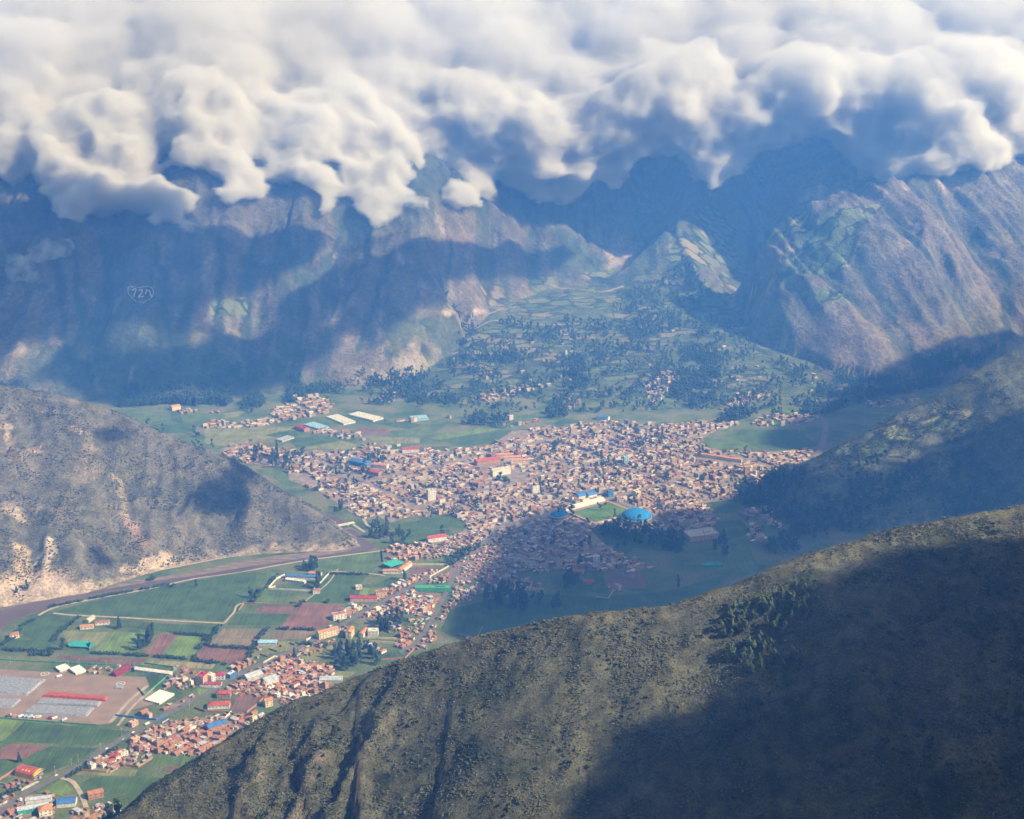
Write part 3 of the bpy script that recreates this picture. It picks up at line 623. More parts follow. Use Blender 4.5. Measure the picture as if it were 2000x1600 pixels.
def make_house(w, d, h, roof, wall, roofc, storeys=1, name="house", parent_parts=True, win=True):
    e = empty(name, 0, 0); wl = MB()
    if roof == "gable":
        wl.box(-w / 2, w / 2, -d / 2, d / 2, -1, h)
        wl.add([(-w / 2, -d / 2, h), (-w / 2, d / 2, h), (-w / 2, 0, h + d * .2)], [(0, 1, 2)][::1]); wl.add([(w / 2, -d / 2, h), (w / 2, d / 2, h), (w / 2, 0, h + d * .2)], [(2, 1, 0)])
        rf = MB().gable(-w / 2, w / 2, -d / 2, d / 2, h + .02, d * .2)
    elif roof == "hip": wl.box(-w / 2, w / 2, -d / 2, d / 2, -1, h); rf = MB().hip(-w / 2, w / 2, -d / 2, d / 2, h + .02, d * .24)
    elif roof == "shed":
        wl.add([(-w / 2, -d / 2, -1), (w / 2, -d / 2, -1), (w / 2, d / 2, -1), (-w / 2, d / 2, -1), (-w / 2, -d / 2, h), (w / 2, -d / 2, h), (w / 2, d / 2, h + d * .14), (-w / 2, d / 2, h + d * .14)],
               [(3, 2, 1, 0), (0, 1, 5, 4), (1, 2, 6, 5), (2, 3, 7, 6), (3, 0, 4, 7), (4, 5, 6, 7)])
        k = .14; rf = MB().add([(-w / 2 - .4, -d / 2 - .4, h + .03 - .4 * k), (w / 2 + .4, -d / 2 - .4, h + .03 - .4 * k), (w / 2 + .4, d / 2 + .4, h + .03 + (d + .4) * k), (-w / 2 - .4, d / 2 + .4, h + .03 + (d + .4) * k)] +
                               [(-w / 2 - .4, -d / 2 - .4, h + .2 - .4 * k), (w / 2 + .4, -d / 2 - .4, h + .2 - .4 * k), (w / 2 + .4, d / 2 + .4, h + .2 + (d + .4) * k), (-w / 2 - .4, d / 2 + .4, h + .2 + (d + .4) * k)],
                               [(3, 2, 1, 0), (4, 5, 6, 7), (0, 1, 5, 4), (1, 2, 6, 5), (2, 3, 7, 6), (3, 0, 4, 7)])
    else:                                              # flat roof behind a parapet, with a water tank or stair head
        wl.box(-w / 2, w / 2, -d / 2, d / 2, -1, h)
        for a in ((-w / 2, w / 2, -d / 2, -d / 2 + .25), (-w / 2, w / 2, d / 2 - .25, d / 2), (-w / 2, -w / 2 + .25, -d / 2 + .25, d / 2 - .25), (w / 2 - .25, w / 2, -d / 2 + .25, d / 2 - .25)): wl.box(*a, h, h + .8)
        rf = MB().box(-w / 2 + .3, w / 2 - .3, -d / 2 + .3, d / 2 - .3, h + .01, h + .12).box(w * .1, w * .34, -d * .1, d * .2, h + .12, h + 2.1)
    a = wl.build("wall", P_(wall), e); b = rf.build("roof", P_(roofc), e)
    if win:
        sh = h / storeys; wm = None; big = w > 13; n = max(2, int(w // 4.6)) if big else 2; k = max(1, int(d // 5)) if big else 1
        pos = [(-w / 2 + (i + .5) * w / n, -d / 2 - .02, s * sh + sh * .58, 0) for s in range(storeys) for i in range(n)] + [(w / 2 + .02, -d / 2 + (i + .5) * d / k, s * sh + sh * .58, 1) for s in range(storeys) for i in range(k)] + \
              ([(-w / 2 + (i + .5) * w / n, d / 2 + .02, s * sh + sh * .58, 0) for s in range(storeys) for i in range(n)] if big else [])
        for x, y, z, t in pos:
            if "wm" not in WINM: WINM["wm"] = MB().box(-.85, .85, -.06, .06, -.6, .6).build("window", P_("glass"), e); o = WINM["wm"]
            else: o = bpy.data.objects.new("window", WINM["wm"].data); COL.objects.link(o); o.parent = e
            o.location = (x, y, z); o.rotation_euler.z = t * math.pi / 2
    return e
def wall_run(P, h, c, label, name="compound_wall", w=.5, cat="wall", group=None):
    Q = [gp(*p) for p in P]; b = MB(); ox, oy = Q[0]
    for i in range(len(Q) - 1):
        (x0, y0), (x1, y1) = Q[i], Q[i + 1]; L_ = math.hypot(x1 - x0, y1 - y0); a = math.atan2(y1 - y0, x1 - x0); ca, sa = math.cos(a), math.sin(a)
        V = [((x0 - ox) + ca * u - sa * v, (y0 - oy) + sa * u + ca * v, z) for z in (-1, h + .003 * i) for u, v in ((0, -w / 2), (L_ + w * .3, -w / 2), (L_ + w * .3, w / 2), (0, w / 2))]
        b.add(V, [(3, 2, 1, 0), (4, 5, 6, 7), (0, 1, 5, 4), (1, 2, 6, 5), (2, 3, 7, 6), (3, 0, 4, 7)])
    o = b.build(name, P_(c), loc=(ox, oy, .6)); return tag(o, label, cat, group)
TAKEN = []
def place(e, px, py, rot):
    x, y = gp(px, py); e.location = (x, y, .6); e.rotation_euler.z = rot; return e
def pdir(a, b):
    (x0, y0), (x1, y1) = gp(*a), gp(*b); return math.atan2(y1 - y0, x1 - x0), math.hypot(x1 - x0, y1 - y0)
RMAIN = pdir((300, 1410), (570, 1270))[0]

# ---------------------------------------------------------------- landmark buildings
def hero(name, c, along, w, d, h, roof, wall, roofc, st, label, cat="house", group=None, win=True):
    """c = centre pixel of the footprint, along = two pixels giving the long side's direction"""
    r, _ = pdir(*along); e = make_house(w, d, h, roof, wall, roofc, st, name=name, win=win); place(e, c[0], c[1], r); tag(e, label, cat, group)
    x, y = gp(*c); TAKEN.append((x, y, max(w, d) * .6)); return e
AL = ((300, 1410), (570, 1270)); AC = ((462, 1353), (522, 1356))
hero("hotel", (640, 1243), ((640, 1243), (690, 1229)), 34, 9, 11, "gable", "cream", "orange", 3, "long cream three-storey building with orange roof beside the main road", "hotel")
hero("hotel", (684, 1243), ((684, 1236), (676, 1250)), 20, 9, 11, "gable", "cream", "orange", 3, "short cream wing with orange roof closing the courtyard of the roadside building", "hotel")
hero("hall", (710, 1240), ((700, 1250), (716, 1232)), 22, 8, 6, "gable", "white", "orange", 1, "narrow orange-roofed hall right of the cream roadside building", "hall")
hero("white_building", (729, 1240), ((720, 1240), (740, 1240)), 16, 12, 8, "flat", "white", "white", 2, "bright white square two-storey building right of the orange-roofed hall", "building")
hero("school_building", (438, 1361), ((425, 1361), (450, 1361)), 19, 11, 7, "hip", "adobe", "red", 2, "red hip-roofed building at the top left corner of the walled brown yard", "school")
hero("school_building", (428, 1381), ((410, 1381), (450, 1379)), 30, 13, 5, "hip", "white", "red", 1, "wide red-roofed building below the square red-roofed one beside the brown yard", "school")
hero("apartment_block", (396, 1334), ((390, 1338), (410, 1322)), 17, 13, 13, "flat", "pinkwall", "crimson", 4, "tall pink and white four-storey block with crimson roof left of the road", "building")
hero("apartment_block", (411, 1331), ((405, 1335), (420, 1325)), 9, 12, 11, "flat", "white", "white", 4, "white four-storey block attached right of the crimson-roofed tower", "building")
hero("red_roofed_house", (430, 1325), ((422, 1326), (440, 1326)), 15, 11, 7, "hip", "white", "crimson", 2, "white house with crimson hip roof between the white block and the road", "house")
hero("red_roofed_house", (418, 1339), ((410, 1340), (430, 1340)), 22, 8, 3.5, "gable", "white", "crimson", 1, "low long house with crimson roof below the white four-storey block", "house")
hero("shop", (452, 1322), ((445, 1325), (462, 1315)), 14, 8, 6, "flat", "blue", "white", 2, "blue-walled shop with white roof at the roadside above the crimson roofs", "shop")
hero("corner_house", (524, 1378), ((516, 1380), (532, 1376)), 11, 9, 9, "gable", "cream", "orange", 3, "narrow cream three-storey house with orange roof right of the school yard", "house")
hero("tiled_house", (187, 1556), ((175, 1558), (198, 1553)), 18, 11, 6.5, "gable", "brick", "tile", 2, "orange brick house with terracotta roof beside the winding dirt lane", "house")
hero("tiled_house", (89, 1590), ((80, 1592), (98, 1588)), 15, 13, 8, "hip", "white", "orange", 2, "white house with broad orange hip roof at the bottom edge left of the lane", "house")
hero("villa", (28, 1245), ((20, 1246), (36, 1243)), 14, 10, 6, "hip", "cream", "tile", 2, "cream villa with tiled roof alone among dark fields beside the river", "villa")
hero("farmhouse", (170, 1227), ((160, 1228), (185, 1226)), 20, 9, 4, "gable", "white", "orange", 1, "white farmhouse with bright orange roof beside the tall conifer", "farmhouse")
hero("farmhouse", (200, 1219), ((190, 1220), (212, 1218)), 22, 8, 4, "gable", "white", "terra", 1, "long white farmhouse with dull red roof right of the bright orange one", "farmhouse")
hero("farmhouse", (176, 1212), ((170, 1216), (184, 1206)), 18, 7, 4, "gable", "cream", "concrete", 1, "farm building with pale grey roof behind the orange-roofed farmhouse", "farmhouse")
hero("farmhouse", (618, 1158), ((610, 1158), (626, 1157)), 12, 9, 5, "hip", "white", "tile", 1, "small white farmhouse with tiled hip roof at the edge of a dark green field", "farmhouse")
hero("farmhouse", (701, 1150), ((695, 1150), (707, 1149)), 11, 8, 5, "flat", "cream", "cream", 1, "small cream flat-roofed hut between two dark green fields", "farmhouse")
hero("warehouse", (711, 1173), ((690, 1173), (732, 1173)), 44, 12, 6, "gable", "pinkwall", "crimson", 1, "long pink building with faded red roof above the main road", "warehouse", win=False)
hero("warehouse", (744, 1165), ((735, 1165), (755, 1163)), 18, 12, 8, "flat", "pinkwall", "terra", 2, "pink two-storey building at the right end of the long red-roofed warehouse", "building")
hero("white_house", (662, 1208), ((650, 1210), (675, 1205)), 22, 12, 8, "flat", "white", "tile", 3, "white stepped house with small red roofs between road and brown field", "house")
hero("warehouse", (852, 1056), ((838, 1056), (866, 1052)), 36, 16, 8, "gable", "white", "red", 1, "bright red gable-roofed warehouse at the corner of the green field below town", "warehouse", win=False)
hero("warehouse", (846, 1153), ((820, 1155), (875, 1155)), 60, 14, 6, "flat", "green", "green", 1, "long bright green hall between the main road and the second road", "warehouse", win=False)
hero("warehouse", (523, 1259), ((510, 1259), (540, 1259)), 28, 11, 5, "gable", "metal", "ltblue", 1, "pale blue metal-roofed shed left of the main road", "shed", win=False)
hero("warehouse", (494, 1325), ((480, 1330), (510, 1320)), 26, 17, 6, "gable", "grey", "metal", 1, "grey metal-roofed warehouse right of the main road above the red roofs", "warehouse", win=False)
hero("warehouse", (527, 1334), ((518, 1336), (538, 1330)), 20, 19, 7, "gable", "white", "metal", 1, "square pale grey-roofed warehouse right of the first grey warehouse", "warehouse", win=False)
hero("warehouse", (647, 1330), ((630, 1330), (666, 1330)), 32, 14, 4, "gable", "grey", "metal", 1, "pale metal-roofed shed on the grass at the foot of the near hill", "shed", win=False)
hero("warehouse", (423, 1422), ((410, 1426), (436, 1418)), 27, 12, 6, "gable", "brick", "blue", 1, "blue metal-roofed brick warehouse at the top right of the brick village", "warehouse", win=False)
hero("blue_shed", (131, 1571), ((118, 1572), (143, 1570)), 22, 14, 5, "gable", "white", "blue", 1, "shed with bright blue roof between the lane and the lower road", "shed", win=False)
hero("long_shed", (66, 1584), ((50, 1588), (95, 1580)), 36, 10, 6, "gable", "teal", "metal", 1, "long shed with grey metal roof and teal wall near the bottom edge", "shed", win=False)
hero("long_shed", (76, 1566), ((62, 1568), (95, 1564)), 30, 8, 5, "gable", "white", "metal", 1, "grey-roofed shed behind the teal-walled shed near the lower road", "shed", win=False)
hero("white_shed", (300, 1315), ((262, 1311), (322, 1319)), 58, 8, 4, "gable", "white", "white", 1, "very long low white shed at the right edge of the dirt yard", "shed", win=False)
hero("maroon_shed", (237, 1314), ((228, 1318), (248, 1307)), 30, 9, 5, "gable", "maroon", "maroon", 1, "maroon-roofed long shed at the top of the dirt yard", "shed", win=False)
hero("club_building", (590, 1130), ((556, 1130), (640, 1134)), 58, 8, 5, "gable", "white", "blue", 1, "long white building with blue roof inside the walled compound in the fields", "building")
hero("club_building", (578, 1137), ((556, 1134), (600, 1140)), 36, 8, 4, "gable", "white", "white", 1, "white-roofed wing in front of the long blue-roofed building", "building")
hero("club_building", (616, 1124), ((604, 1123), (630, 1125)), 22, 8, 4.6, "gable", "white", "orange", 1, "orange-roofed building behind the long blue-roofed one", "building")
hero("sports_school", (790, 1112), ((776, 1122), (800, 1104)), 38, 10, 6, "gable", "white", "orange", 1, "orange-roofed school wing right of the turquoise court canopy", "school")
hero("sports_school", (765, 1119), ((752, 1119), (780, 1119)), 30, 9, 5, "gable", "white", "orange", 1, "orange-roofed school wing in front of the turquoise court canopy", "school")
hero("red_complex", (1128, 1120), ((1118, 1118), (1140, 1122)), 20, 12, 5, "gable", "brick", "red", 1, "upper red-roofed house of the pair in the shaded fields", "house")
hero("red_complex", (1150, 1140), ((1140, 1140), (1160, 1140)), 18, 12, 5, "gable", "brick", "red", 1, "lower red-roofed house of the pair in the shaded fields", "house")
hero("white_building", (1165, 1100), ((1160, 1100), (1170, 1100)), 11, 10, 13, "flat", "white", "white", 4, "narrow white four-storey building at the shaded lower edge of town", "building")
hero("tower_block", (842, 976), ((836, 976), (850, 974)), 16, 12, 21, "flat", "white", "concrete", 6, "tall white tower block standing in the middle of town", "building")
hero("tower_block", (1045, 962), ((1038, 962), (1054, 960)), 15, 12, 15, "flat", "white", "brick", 4, "white and brick four-storey block left of the blue arched market roofs", "building")
hero("tower_block", (1120, 846), ((1112, 846), (1128, 845)), 14, 12, 14, "flat", "pinkwall", "concrete", 4, "pink four-storey block at the upper edge of town", "building")
hero("tower_block", (1222, 905), ((1216, 905), (1230, 904)), 10, 10, 15, "flat", "ltblue", "ltblue", 4, "pale blue tower block in the upper right part of town", "building")
hero("tower_block", (1315, 908), ((1308, 908), (1322, 907)), 11, 11, 16, "flat", "pinkwall", "concrete", 5, "pink tower block right of the pale blue one", "building")
hero("tower_block", (1458, 926), ((1450, 926), (1466, 925)), 11, 11, 16, "flat", "adobe", "concrete", 5, "brown tower block near the right edge of town above the small park", "building")
hero("tower_block", (1243, 972), ((1236, 973), (1250, 970)), 12, 12, 14, "flat", "cream", "cream", 4, "cream block with pale yellow side just above the stadium stand", "building")
hero("blue_house", (1191, 970), ((1185, 970), (1198, 968)), 12, 10, 13, "flat", "blue", "blue", 4, "bright blue four-storey building between market roofs and stadium", "building")
hero("market_hall", (952, 905), ((930, 908), (975, 902)), 56, 18, 9, "gable", "brick", "red", 1, "large dull red-roofed market hall left of the orange roofs in town", "hall", win=False)
for i, (a, b) in enumerate(((985, 888), (1000, 893), (1014, 899))):
    hero("orange_hall", (a, b + 6), ((a - 12, b), (a + 12, b - 1)), 38, 12, 8, "gable", "cream", "orange", 2, ["topmost", "middle", "lowest"][i] + " of three orange-roofed halls stepping down beside the red market hall", "hall")
for i, (a, b) in enumerate(((1375, 890), (1405, 894), (1430, 898))):
    hero("orange_school", (a, b + 3), ((a - 18, b - 1), (a + 18, b + 4)), 44, 9, 7, "gable", "cream", "orange", 2, ["left", "middle", "right"][i] + " orange roof of the orange school near the right edge of town", "school")
hero("church", (977, 927), ((965, 928), (992, 923)), 44, 14, 13, "gable", "white", "concrete", 1, "large white church beside the trees of the main square", "church")
hero("market_hall", (802, 883), ((790, 883), (815, 882)), 38, 15, 8, "gable", "white", "crimson", 1, "crimson-roofed hall at the upper left edge of town", "hall", win=False)
hero("blue_hall", (703, 908), ((690, 906), (722, 912)), 40, 22, 9, "gable", "blue", "blue", 1, "bright blue-roofed sports hall in the left part of town", "hall", win=False)
hero("red_hall", (731, 926), ((718, 924), (745, 930)), 36, 16, 7, "gable", "brick", "red", 1, "bright red-roofed hall below the blue sports hall in town", "hall", win=False)
hero("orange_hall", (744, 914), ((730, 912), (760, 915)), 32, 12, 8, "gable", "white", "orange", 2, "orange-roofed long hall right of the blue sports hall", "hall", win=False)
hero("red_hall", (590, 840), ((575, 836), (602, 845)), 38, 16, 7, "gable", "brick", "crimson", 1, "red-roofed farm hall beside the plastic greenhouses", "hall", win=False)
hero("villa", (342, 800), ((336, 801), (350, 798)), 24, 14, 9, "gable", "cream", "orange", 2, "cream villa with orange roof at the far edge of the left plain", "villa")
hero("hall", (1178, 820), ((1168, 819), (1192, 822)), 30, 14, 8, "gable", "white", "blue", 1, "blue and white striped hall just above the upper edge of town", "hall", win=False)
hero("long_shed", (1391, 1106), ((1378, 1106), (1408, 1106)), 36, 9, 4, "gable", "teal", "teal", 1, "turquoise-roofed shed alone on dark fields in the hill's shade", "shed", win=False)
hero("stone_block_house", (1368, 1049), ((1350, 1053), (1388, 1048)), 60, 34, 9, "flat", "pinkwall", "concrete", 3, "broad pink apartment complex on the shaded edge right of the coliseum", "building")
# market roofs: blue barrels
for i, (a, b) in enumerate(((1133, 972), (1152, 970))):
    e = empty("market_roof", *gp(a, b), rot=pdir((1130, 973), (1158, 967))[0]); MB().barrel(-11, 11, -11, 11, 6, 4.5).build("roof", P_("blue"), e); MB().box(-10.9, 10.9, -10.9, 10.9, -1, 6).build("wall", P_("white"), e)
    tag(e, ("left" if i == 0 else "right") + " of two blue arched market roofs above the stadium", "hall", "blue arched market roofs"); TAKEN.append((*gp(a, b), 14))
# roofed court with the yellow arch and blue fascia sign
e = empty("arched_hall", *gp(58, 1513), rot=pdir((30, 1505), (84, 1518))[0]); L2 = 15
MB().box(-L2, L2, -9, 9, -1, 4).build("wall", P_("yellow"), e); MB().barrel(-L2, L2 - 2, -9, 9, 4.01, 4.5).build("roof", P_("red"), e)
MB().barrel(L2 - 2, L2 + .6, -9, 9, 4.04, 4.7).build("gable_arch", P_("yellow"), e)
_s = MB().barrel(-6, -4, -6.5, -1, 4.15, 6.1); _y = MB()
for k in (-6, -1, 4): _y.box(k, k + 1.2, -6.5, -2, 7.4, 8.3)
_y.build("roof_stripe", P_("yellow"), e)
sg = MB().box(L2 + .05, L2 + .5, -8.6, 8.6, .4, 4.2).build("fascia_sign", P_("navy"), e)
_b = MB()
for k in range(-7, 7, 2): _b.box(L2 + .51, L2 + .56, k, k + 1.3, 1.9, 2.9)
_b.build("sign_lettering", P_("white"), sg)
tag(e, "arched red and yellow hall with blue sign board beside the lower road", "hall"); TAKEN.append((*gp(58, 1513), 20))
# court canopy
e = empty("court_canopy", *gp(767, 1107), rot=pdir((750, 1112), (784, 1100))[0]); cb = MB()
for k in range(6): cb.barrel(-15, 15, -12 + k * 4, -8 + k * 4, 6, 1.4, n=6)
cb.build("canopy_roof", P_("teal"), e)
for sx in (-14, 14):
    for sy in (-11, 0, 11): MB().tube((sx, sy, -1), (sx, sy, 6.1), .25).build("post", P_("white"), e)
tag(e, "turquoise ribbed canopy over a sports court inside the school walls", "canopy"); TAKEN.append((*gp(767, 1107), 20))
# stadium
SC = [gp(1106, 1001), gp(1190, 978), gp(1246, 1001), gp(1160, 1024)]; sx = sum(p[0] for p in SC) / 4; sy = sum(p[1] for p in SC) / 4; sr = pdir((1106, 1001), (1190, 978))[0]; sl = pdir((1106, 1001), (1190, 978))[1]; sw = math.hypot(SC[1][0] - SC[2][0], SC[1][1] - SC[2][1])
e = empty("stadium", sx, sy, rot=sr); hl, hw = sl / 2, sw / 2
MB().box(-hl, hl, -hw, hw, -.5, .2).build("running_track", plain("track_clay", (.34, .2, .14)), e)
MB().box(-hl + 8, hl - 8, -hw + 8, hw - 8, .2, .3).build("pitch", crop_mat((.09, .17, .04), 0), e)
st_ = MB()
for k in range(7): st_.box(-hl + 4, hl - 6, hw + 2 + k * 1.6, hw + 3.6 + k * 1.6, -1, 1 + k * .8)
st_.build("main_stand", P_("white"), e)
st_ = MB()
for k in range(5): st_.box(hl + 2 + k * 1.6, hl + 3.6 + k * 1.6, -hw + 4, hw, -1, 1 + k * .8)
st_.build("side_stand", P_("grey"), e)
st_ = MB().box(-hl - 3, -hl - 2, -hw - 3, hw + 2, -1, 3.2).box(-hl - 2, hl + 1, -hw - 3, -hw - 2, -1, 3.2); st_.build("perimeter_wall", P_("concrete"), e)
MB().box(0, 18, hw + 14, hw + 18, -1, 8).build("grandstand_box", P_("white"), e)
tag(e, "football stadium with green pitch, clay track and white stands at the town's lower edge", "stadium"); TAKEN.append((sx, sy, 66))
def dome(px, py, rx, ry, h, base, c, label):
    e = empty("domed_hall", *gp(px, py), rot=sr if rx != ry else 0); n = 40; b = MB(); w = MB()
    V = []; F = []; R_ = 9
    for j in range(R_ + 1):
        a = math.pi / 2 * j / R_
        for i in range(n):
            t = 2 * math.pi * i / n; k = 1 + .012 * (i % 2); V.append((rx * math.cos(a) * math.cos(t) * k, ry * math.cos(a) * math.sin(t) * k, base + h * math.sin(a)))
    for j in range(R_):
        for i in range(n): F.append((j * n + i, j * n + (i + 1) % n, (j + 1) * n + (i + 1) % n, (j + 1) * n + i))
    b.add(V, F).build("dome", P_(c), e)
    V = [((rx + 1.5) * math.cos(2 * math.pi * i / n), (ry + 1.5) * math.sin(2 * math.pi * i / n), z) for z in (-1, base) for i in range(n)]
    w.add(V, [(i, (i + 1) % n, n + (i + 1) % n, n + i) for i in range(n)] + [tuple(range(n, 2 * n))]).build("drum_wall", P_("concrete"), e)
    wi = MB()
    for i in range(n):
        t = 2 * math.pi * (i + .5) / n; x, y = (rx + 1.52) * math.cos(t), (ry + 1.52) * math.sin(t); tx, ty = -math.sin(t), math.cos(t)
        wi.add([(x - tx, y - ty, base * .3), (x + tx, y + ty, base * .3), (x + tx, y + ty, base * .75), (x - tx, y - ty, base * .75), (x * 1.01 - tx, y * 1.01 - ty, base * .3), (x * 1.01 + tx, y * 1.01 + ty, base * .3), (x * 1.01 + tx, y * 1.01 + ty, base * .75), (x * 1.01 - tx, y * 1.01 - ty, base * .75)],
               [(4, 5, 6, 7), (0, 1, 5, 4), (1, 2, 6, 5), (2, 3, 7, 6), (3, 0, 4, 7)])
    wi.build("window_band", P_("glass"), e); tag(e, label, "arena"); TAKEN.append((*gp(px, py), rx + 8))
dome(1243, 1015, 29, 29, 13, 7, "domeblue", "large round blue-domed coliseum beside the stadium's right corner")
dome(1092, 1012, 19, 14, 8, 7, "domeblue", "smaller blue-domed hall left of the stadium")
# chapel with tall red roof
e = empty("chapel", *gp(955, 1137), rot=.3); MB().box(-6, 6, -6, 6, -1, 5).build("wall", P_("brick"), e)
MB().add([(-7, -7, 5), (7, -7, 5), (7, 7, 5), (-7, 7, 5), (0, 0, 17)], [(0, 1, 4), (1, 2, 4), (2, 3, 4), (3, 0, 4), (3, 2, 1, 0)]).build("roof", P_("tile"), e); tag(e, "small brick chapel with steep pointed terracotta roof above the second road", "chapel"); TAKEN.append((*gp(955, 1137), 10))
# bridge over the river
(bx, by), (cx, cy) = gp(640, 1035), gp(692, 1024); br = math.atan2(cy - by, cx - bx); bl = math.hypot(cx - bx, cy - by)
e = empty("bridge", (bx + cx) / 2, (by + cy) / 2, rot=br); MB().box(-bl / 2, bl / 2, -3.5, 3.5, 2.2, 3).build("deck", P_("concrete"), e)
for s_ in (-1, 1): MB().box(-bl / 2, bl / 2, s_ * 3.3 - .15, s_ * 3.3 + .15, 3, 4).build("parapet", P_("white"), e)
for k in (-.25, .25): MB().box(bl * k - 1, bl * k + 1, -3, 3, -1, 2.2).build("pier", P_("concrete"), e)
tag(e, "pale concrete bridge crossing the river at its bend", "bridge")
# plastic greenhouses
for i, (P, c, lab) in enumerate((([(636, 816), (661, 812), (697, 827), (670, 830)], "white", "white plastic greenhouse nearest the red-roofed farm hall"), ([(676, 810), (703, 808), (757, 821), (724, 822)], "white", "widest white plastic greenhouse on the far plain"),
          ([(592, 831), (616, 828), (643, 837), (622, 840)], "ltblue", "bluish white greenhouse lowest of the group on the far plain"), ([(800, 816), (832, 813), (836, 821), (806, 823)], "ltblue", "small bluish greenhouse apart on the right of the far plain"), ([(536, 860), (566, 855), (578, 857), (548, 863)], "metal", "thin pale greenhouse strip between two dark green fields"))):
    Q = [gp(*p) for p in P]; mx, my = sum(q[0] for q in Q) / 4, sum(q[1] for q in Q) / 4; r = math.atan2(Q[3][1] - Q[0][1], Q[3][0] - Q[0][0]); L_ = math.hypot(Q[3][0] - Q[0][0], Q[3][1] - Q[0][1]); W_ = math.hypot(Q[1][0] - Q[0][0], Q[1][1] - Q[0][1]); n = max(2, int(W_ / 7))
    e = empty("greenhouse", mx, my, rot=r); b = MB()
    for k in range(n): b.barrel(-L_ / 2, L_ / 2, -W_ / 2 + k * W_ / n, -W_ / 2 + (k + 1) * W_ / n, 2.5, 1.6, n=6)
    b.build("plastic_roof", P_(c), e); MB().box(-L_ / 2 + .1, L_ / 2 - .1, -W_ / 2 + .1, W_ / 2 - .1, -1, 2.4).build("side_wall", P_(c), e); tag(e, lab, "greenhouse", "greenhouses on the far plain"); TAKEN.append((mx, my, L_ * .5))
# pale roofed rows left of the main road
e = empty("nursery_tunnel", *gp(311, 1364), rot=pdir((290, 1372), (318, 1354))[0]); b = MB()
for k in range(7): b.barrel(-16, 16, -14 + k * 4, -11.3 + k * 4, 1.2, 1.8, n=6)
b.build("tunnel_roof", P_("white"), e); MB().box(-16, 16, -14, 13.3, -1, 1.1).build("base_wall", P_("concrete"), e); tag(e, "row of white tunnel roofs on bare ground left of the main road", "greenhouse"); TAKEN.append((*gp(311, 1364), 22))
for i, (a, b_, n_) in enumerate(((122, 1307, 3), (151, 1311, 4))):
    e = empty("storage_tent", *gp(a, b_), rot=.75); b = MB()
    for k in range(n_): b.barrel(-8, 8, -3 * n_ + k * 6, -3 * n_ + k * 6 + 5, .6, 3.2, n=7)
    b.build("tent_roof", P_("white"), e); MB().box(-7.8, 7.8, -3 * n_, 3 * n_ - 1, -1, .6).build("base", P_("concrete"), e)
    tag(e, ["narrow", "wide"][i] + " group of white arched tents at the top edge of the dirt yard", "tent", "arched tents by the dirt yard"); TAKEN.append((*gp(a, b_), 14))
# netted storage stacks in the yard
def pile(P, h, c, label):
    Q = [gp(*p) for p in P]; mx, my = sum(q[0] for q in Q) / 4, sum(q[1] for q in Q) / 4; n, k = 60, 26; V = []; F = []
    for j in range(k + 1):
        for i in range(n + 1):
            u = i / n; v = j / k; x = (Q[0][0] * (1 - u) + Q[1][0] * u) * (1 - v) + (Q[3][0] * (1 - u) + Q[2][0] * u) * v; y = (Q[0][1] * (1 - u) + Q[1][1] * u) * (1 - v) + (Q[3][1] * (1 - u) + Q[2][1] * u) * v
            e_ = min(u * 30, (1 - u) * 30, v * 12, (1 - v) * 12, 1.0); V.append((x - mx, y - my, -.5 + (h + .5) * e_ * (.86 + .14 * abs(math.sin(u * n * 1.1))) + .5 * float(vn(x / 3, y / 3, 7)) * e_))
    for j in range(k):
        for i in range(n): a = j * (n + 1) + i; F.append((a, a + 1, a + n + 2, a + n + 1))
    return tag(mesh_obj("storage_pile", V, F, P_(c), loc=(mx, my, .6)), label, "pile", "netted storage piles in the dirt yard")
pile([(-30, 1355), (52, 1361), (92, 1328), (-30, 1319)], 3, "tarp", "grey storage pile at the left edge of the picture, upper one")
pile([(-30, 1384), (24, 1384), (42, 1368), (-30, 1363)], 2.5, "tarp", "grey storage pile at the left edge of the picture, lower one")
pile([(42, 1397), (170, 1402), (186, 1384), (66, 1379)], 3.2, "tarp", "long grey storage pile nearest the dark green field")
pile([(66, 1378), (192, 1382), (200, 1373), (84, 1366)], 3, "tarp", "long grey storage pile directly below the red pile")
pile([(80, 1362), (208, 1371), (212, 1364), (96, 1354)], 3.4, "red", "long bright red storage pile in the middle of the dirt yard")
pile([(224, 1347), (238, 1348), (243, 1341), (230, 1340)], 2, "tarp", "small square grey pile near the right corner of the dirt yard")
for i, (a, b_) in enumerate(((88, 1317), (236, 1336))):      # helipad rings painted on the yard
    x, y = gp(a, b_); V = []; n = 40
    for r_ in (5.2, 6.4):
        V += [(r_ * math.cos(2 * math.pi * k / n), r_ * math.sin(2 * math.pi * k / n), 0) for k in range(n)]
    F = [(k, (k + 1) % n, n + (k + 1) % n, n + k) for k in range(n)]; nb = len(V)
    V += [(-2, -2, 0), (-1, -2, 0), (-1, 2, 0), (-2, 2, 0), (1, -2, 0), (2, -2, 0), (2, 2, 0), (1, 2, 0), (-1, -.5, 0), (1, -.5, 0), (1, .5, 0), (-1, .5, 0)]; F += [(nb, nb + 1, nb + 2, nb + 3), (nb + 4, nb + 5, nb + 6, nb + 7), (nb + 8, nb + 9, nb + 10, nb + 11)]
    o = mesh_obj("ground_marking", V, [f[::-1] if k < n else f for k, f in enumerate(F)], P_("white"), loc=(x, y, .63)); o["kind"] = "structure"
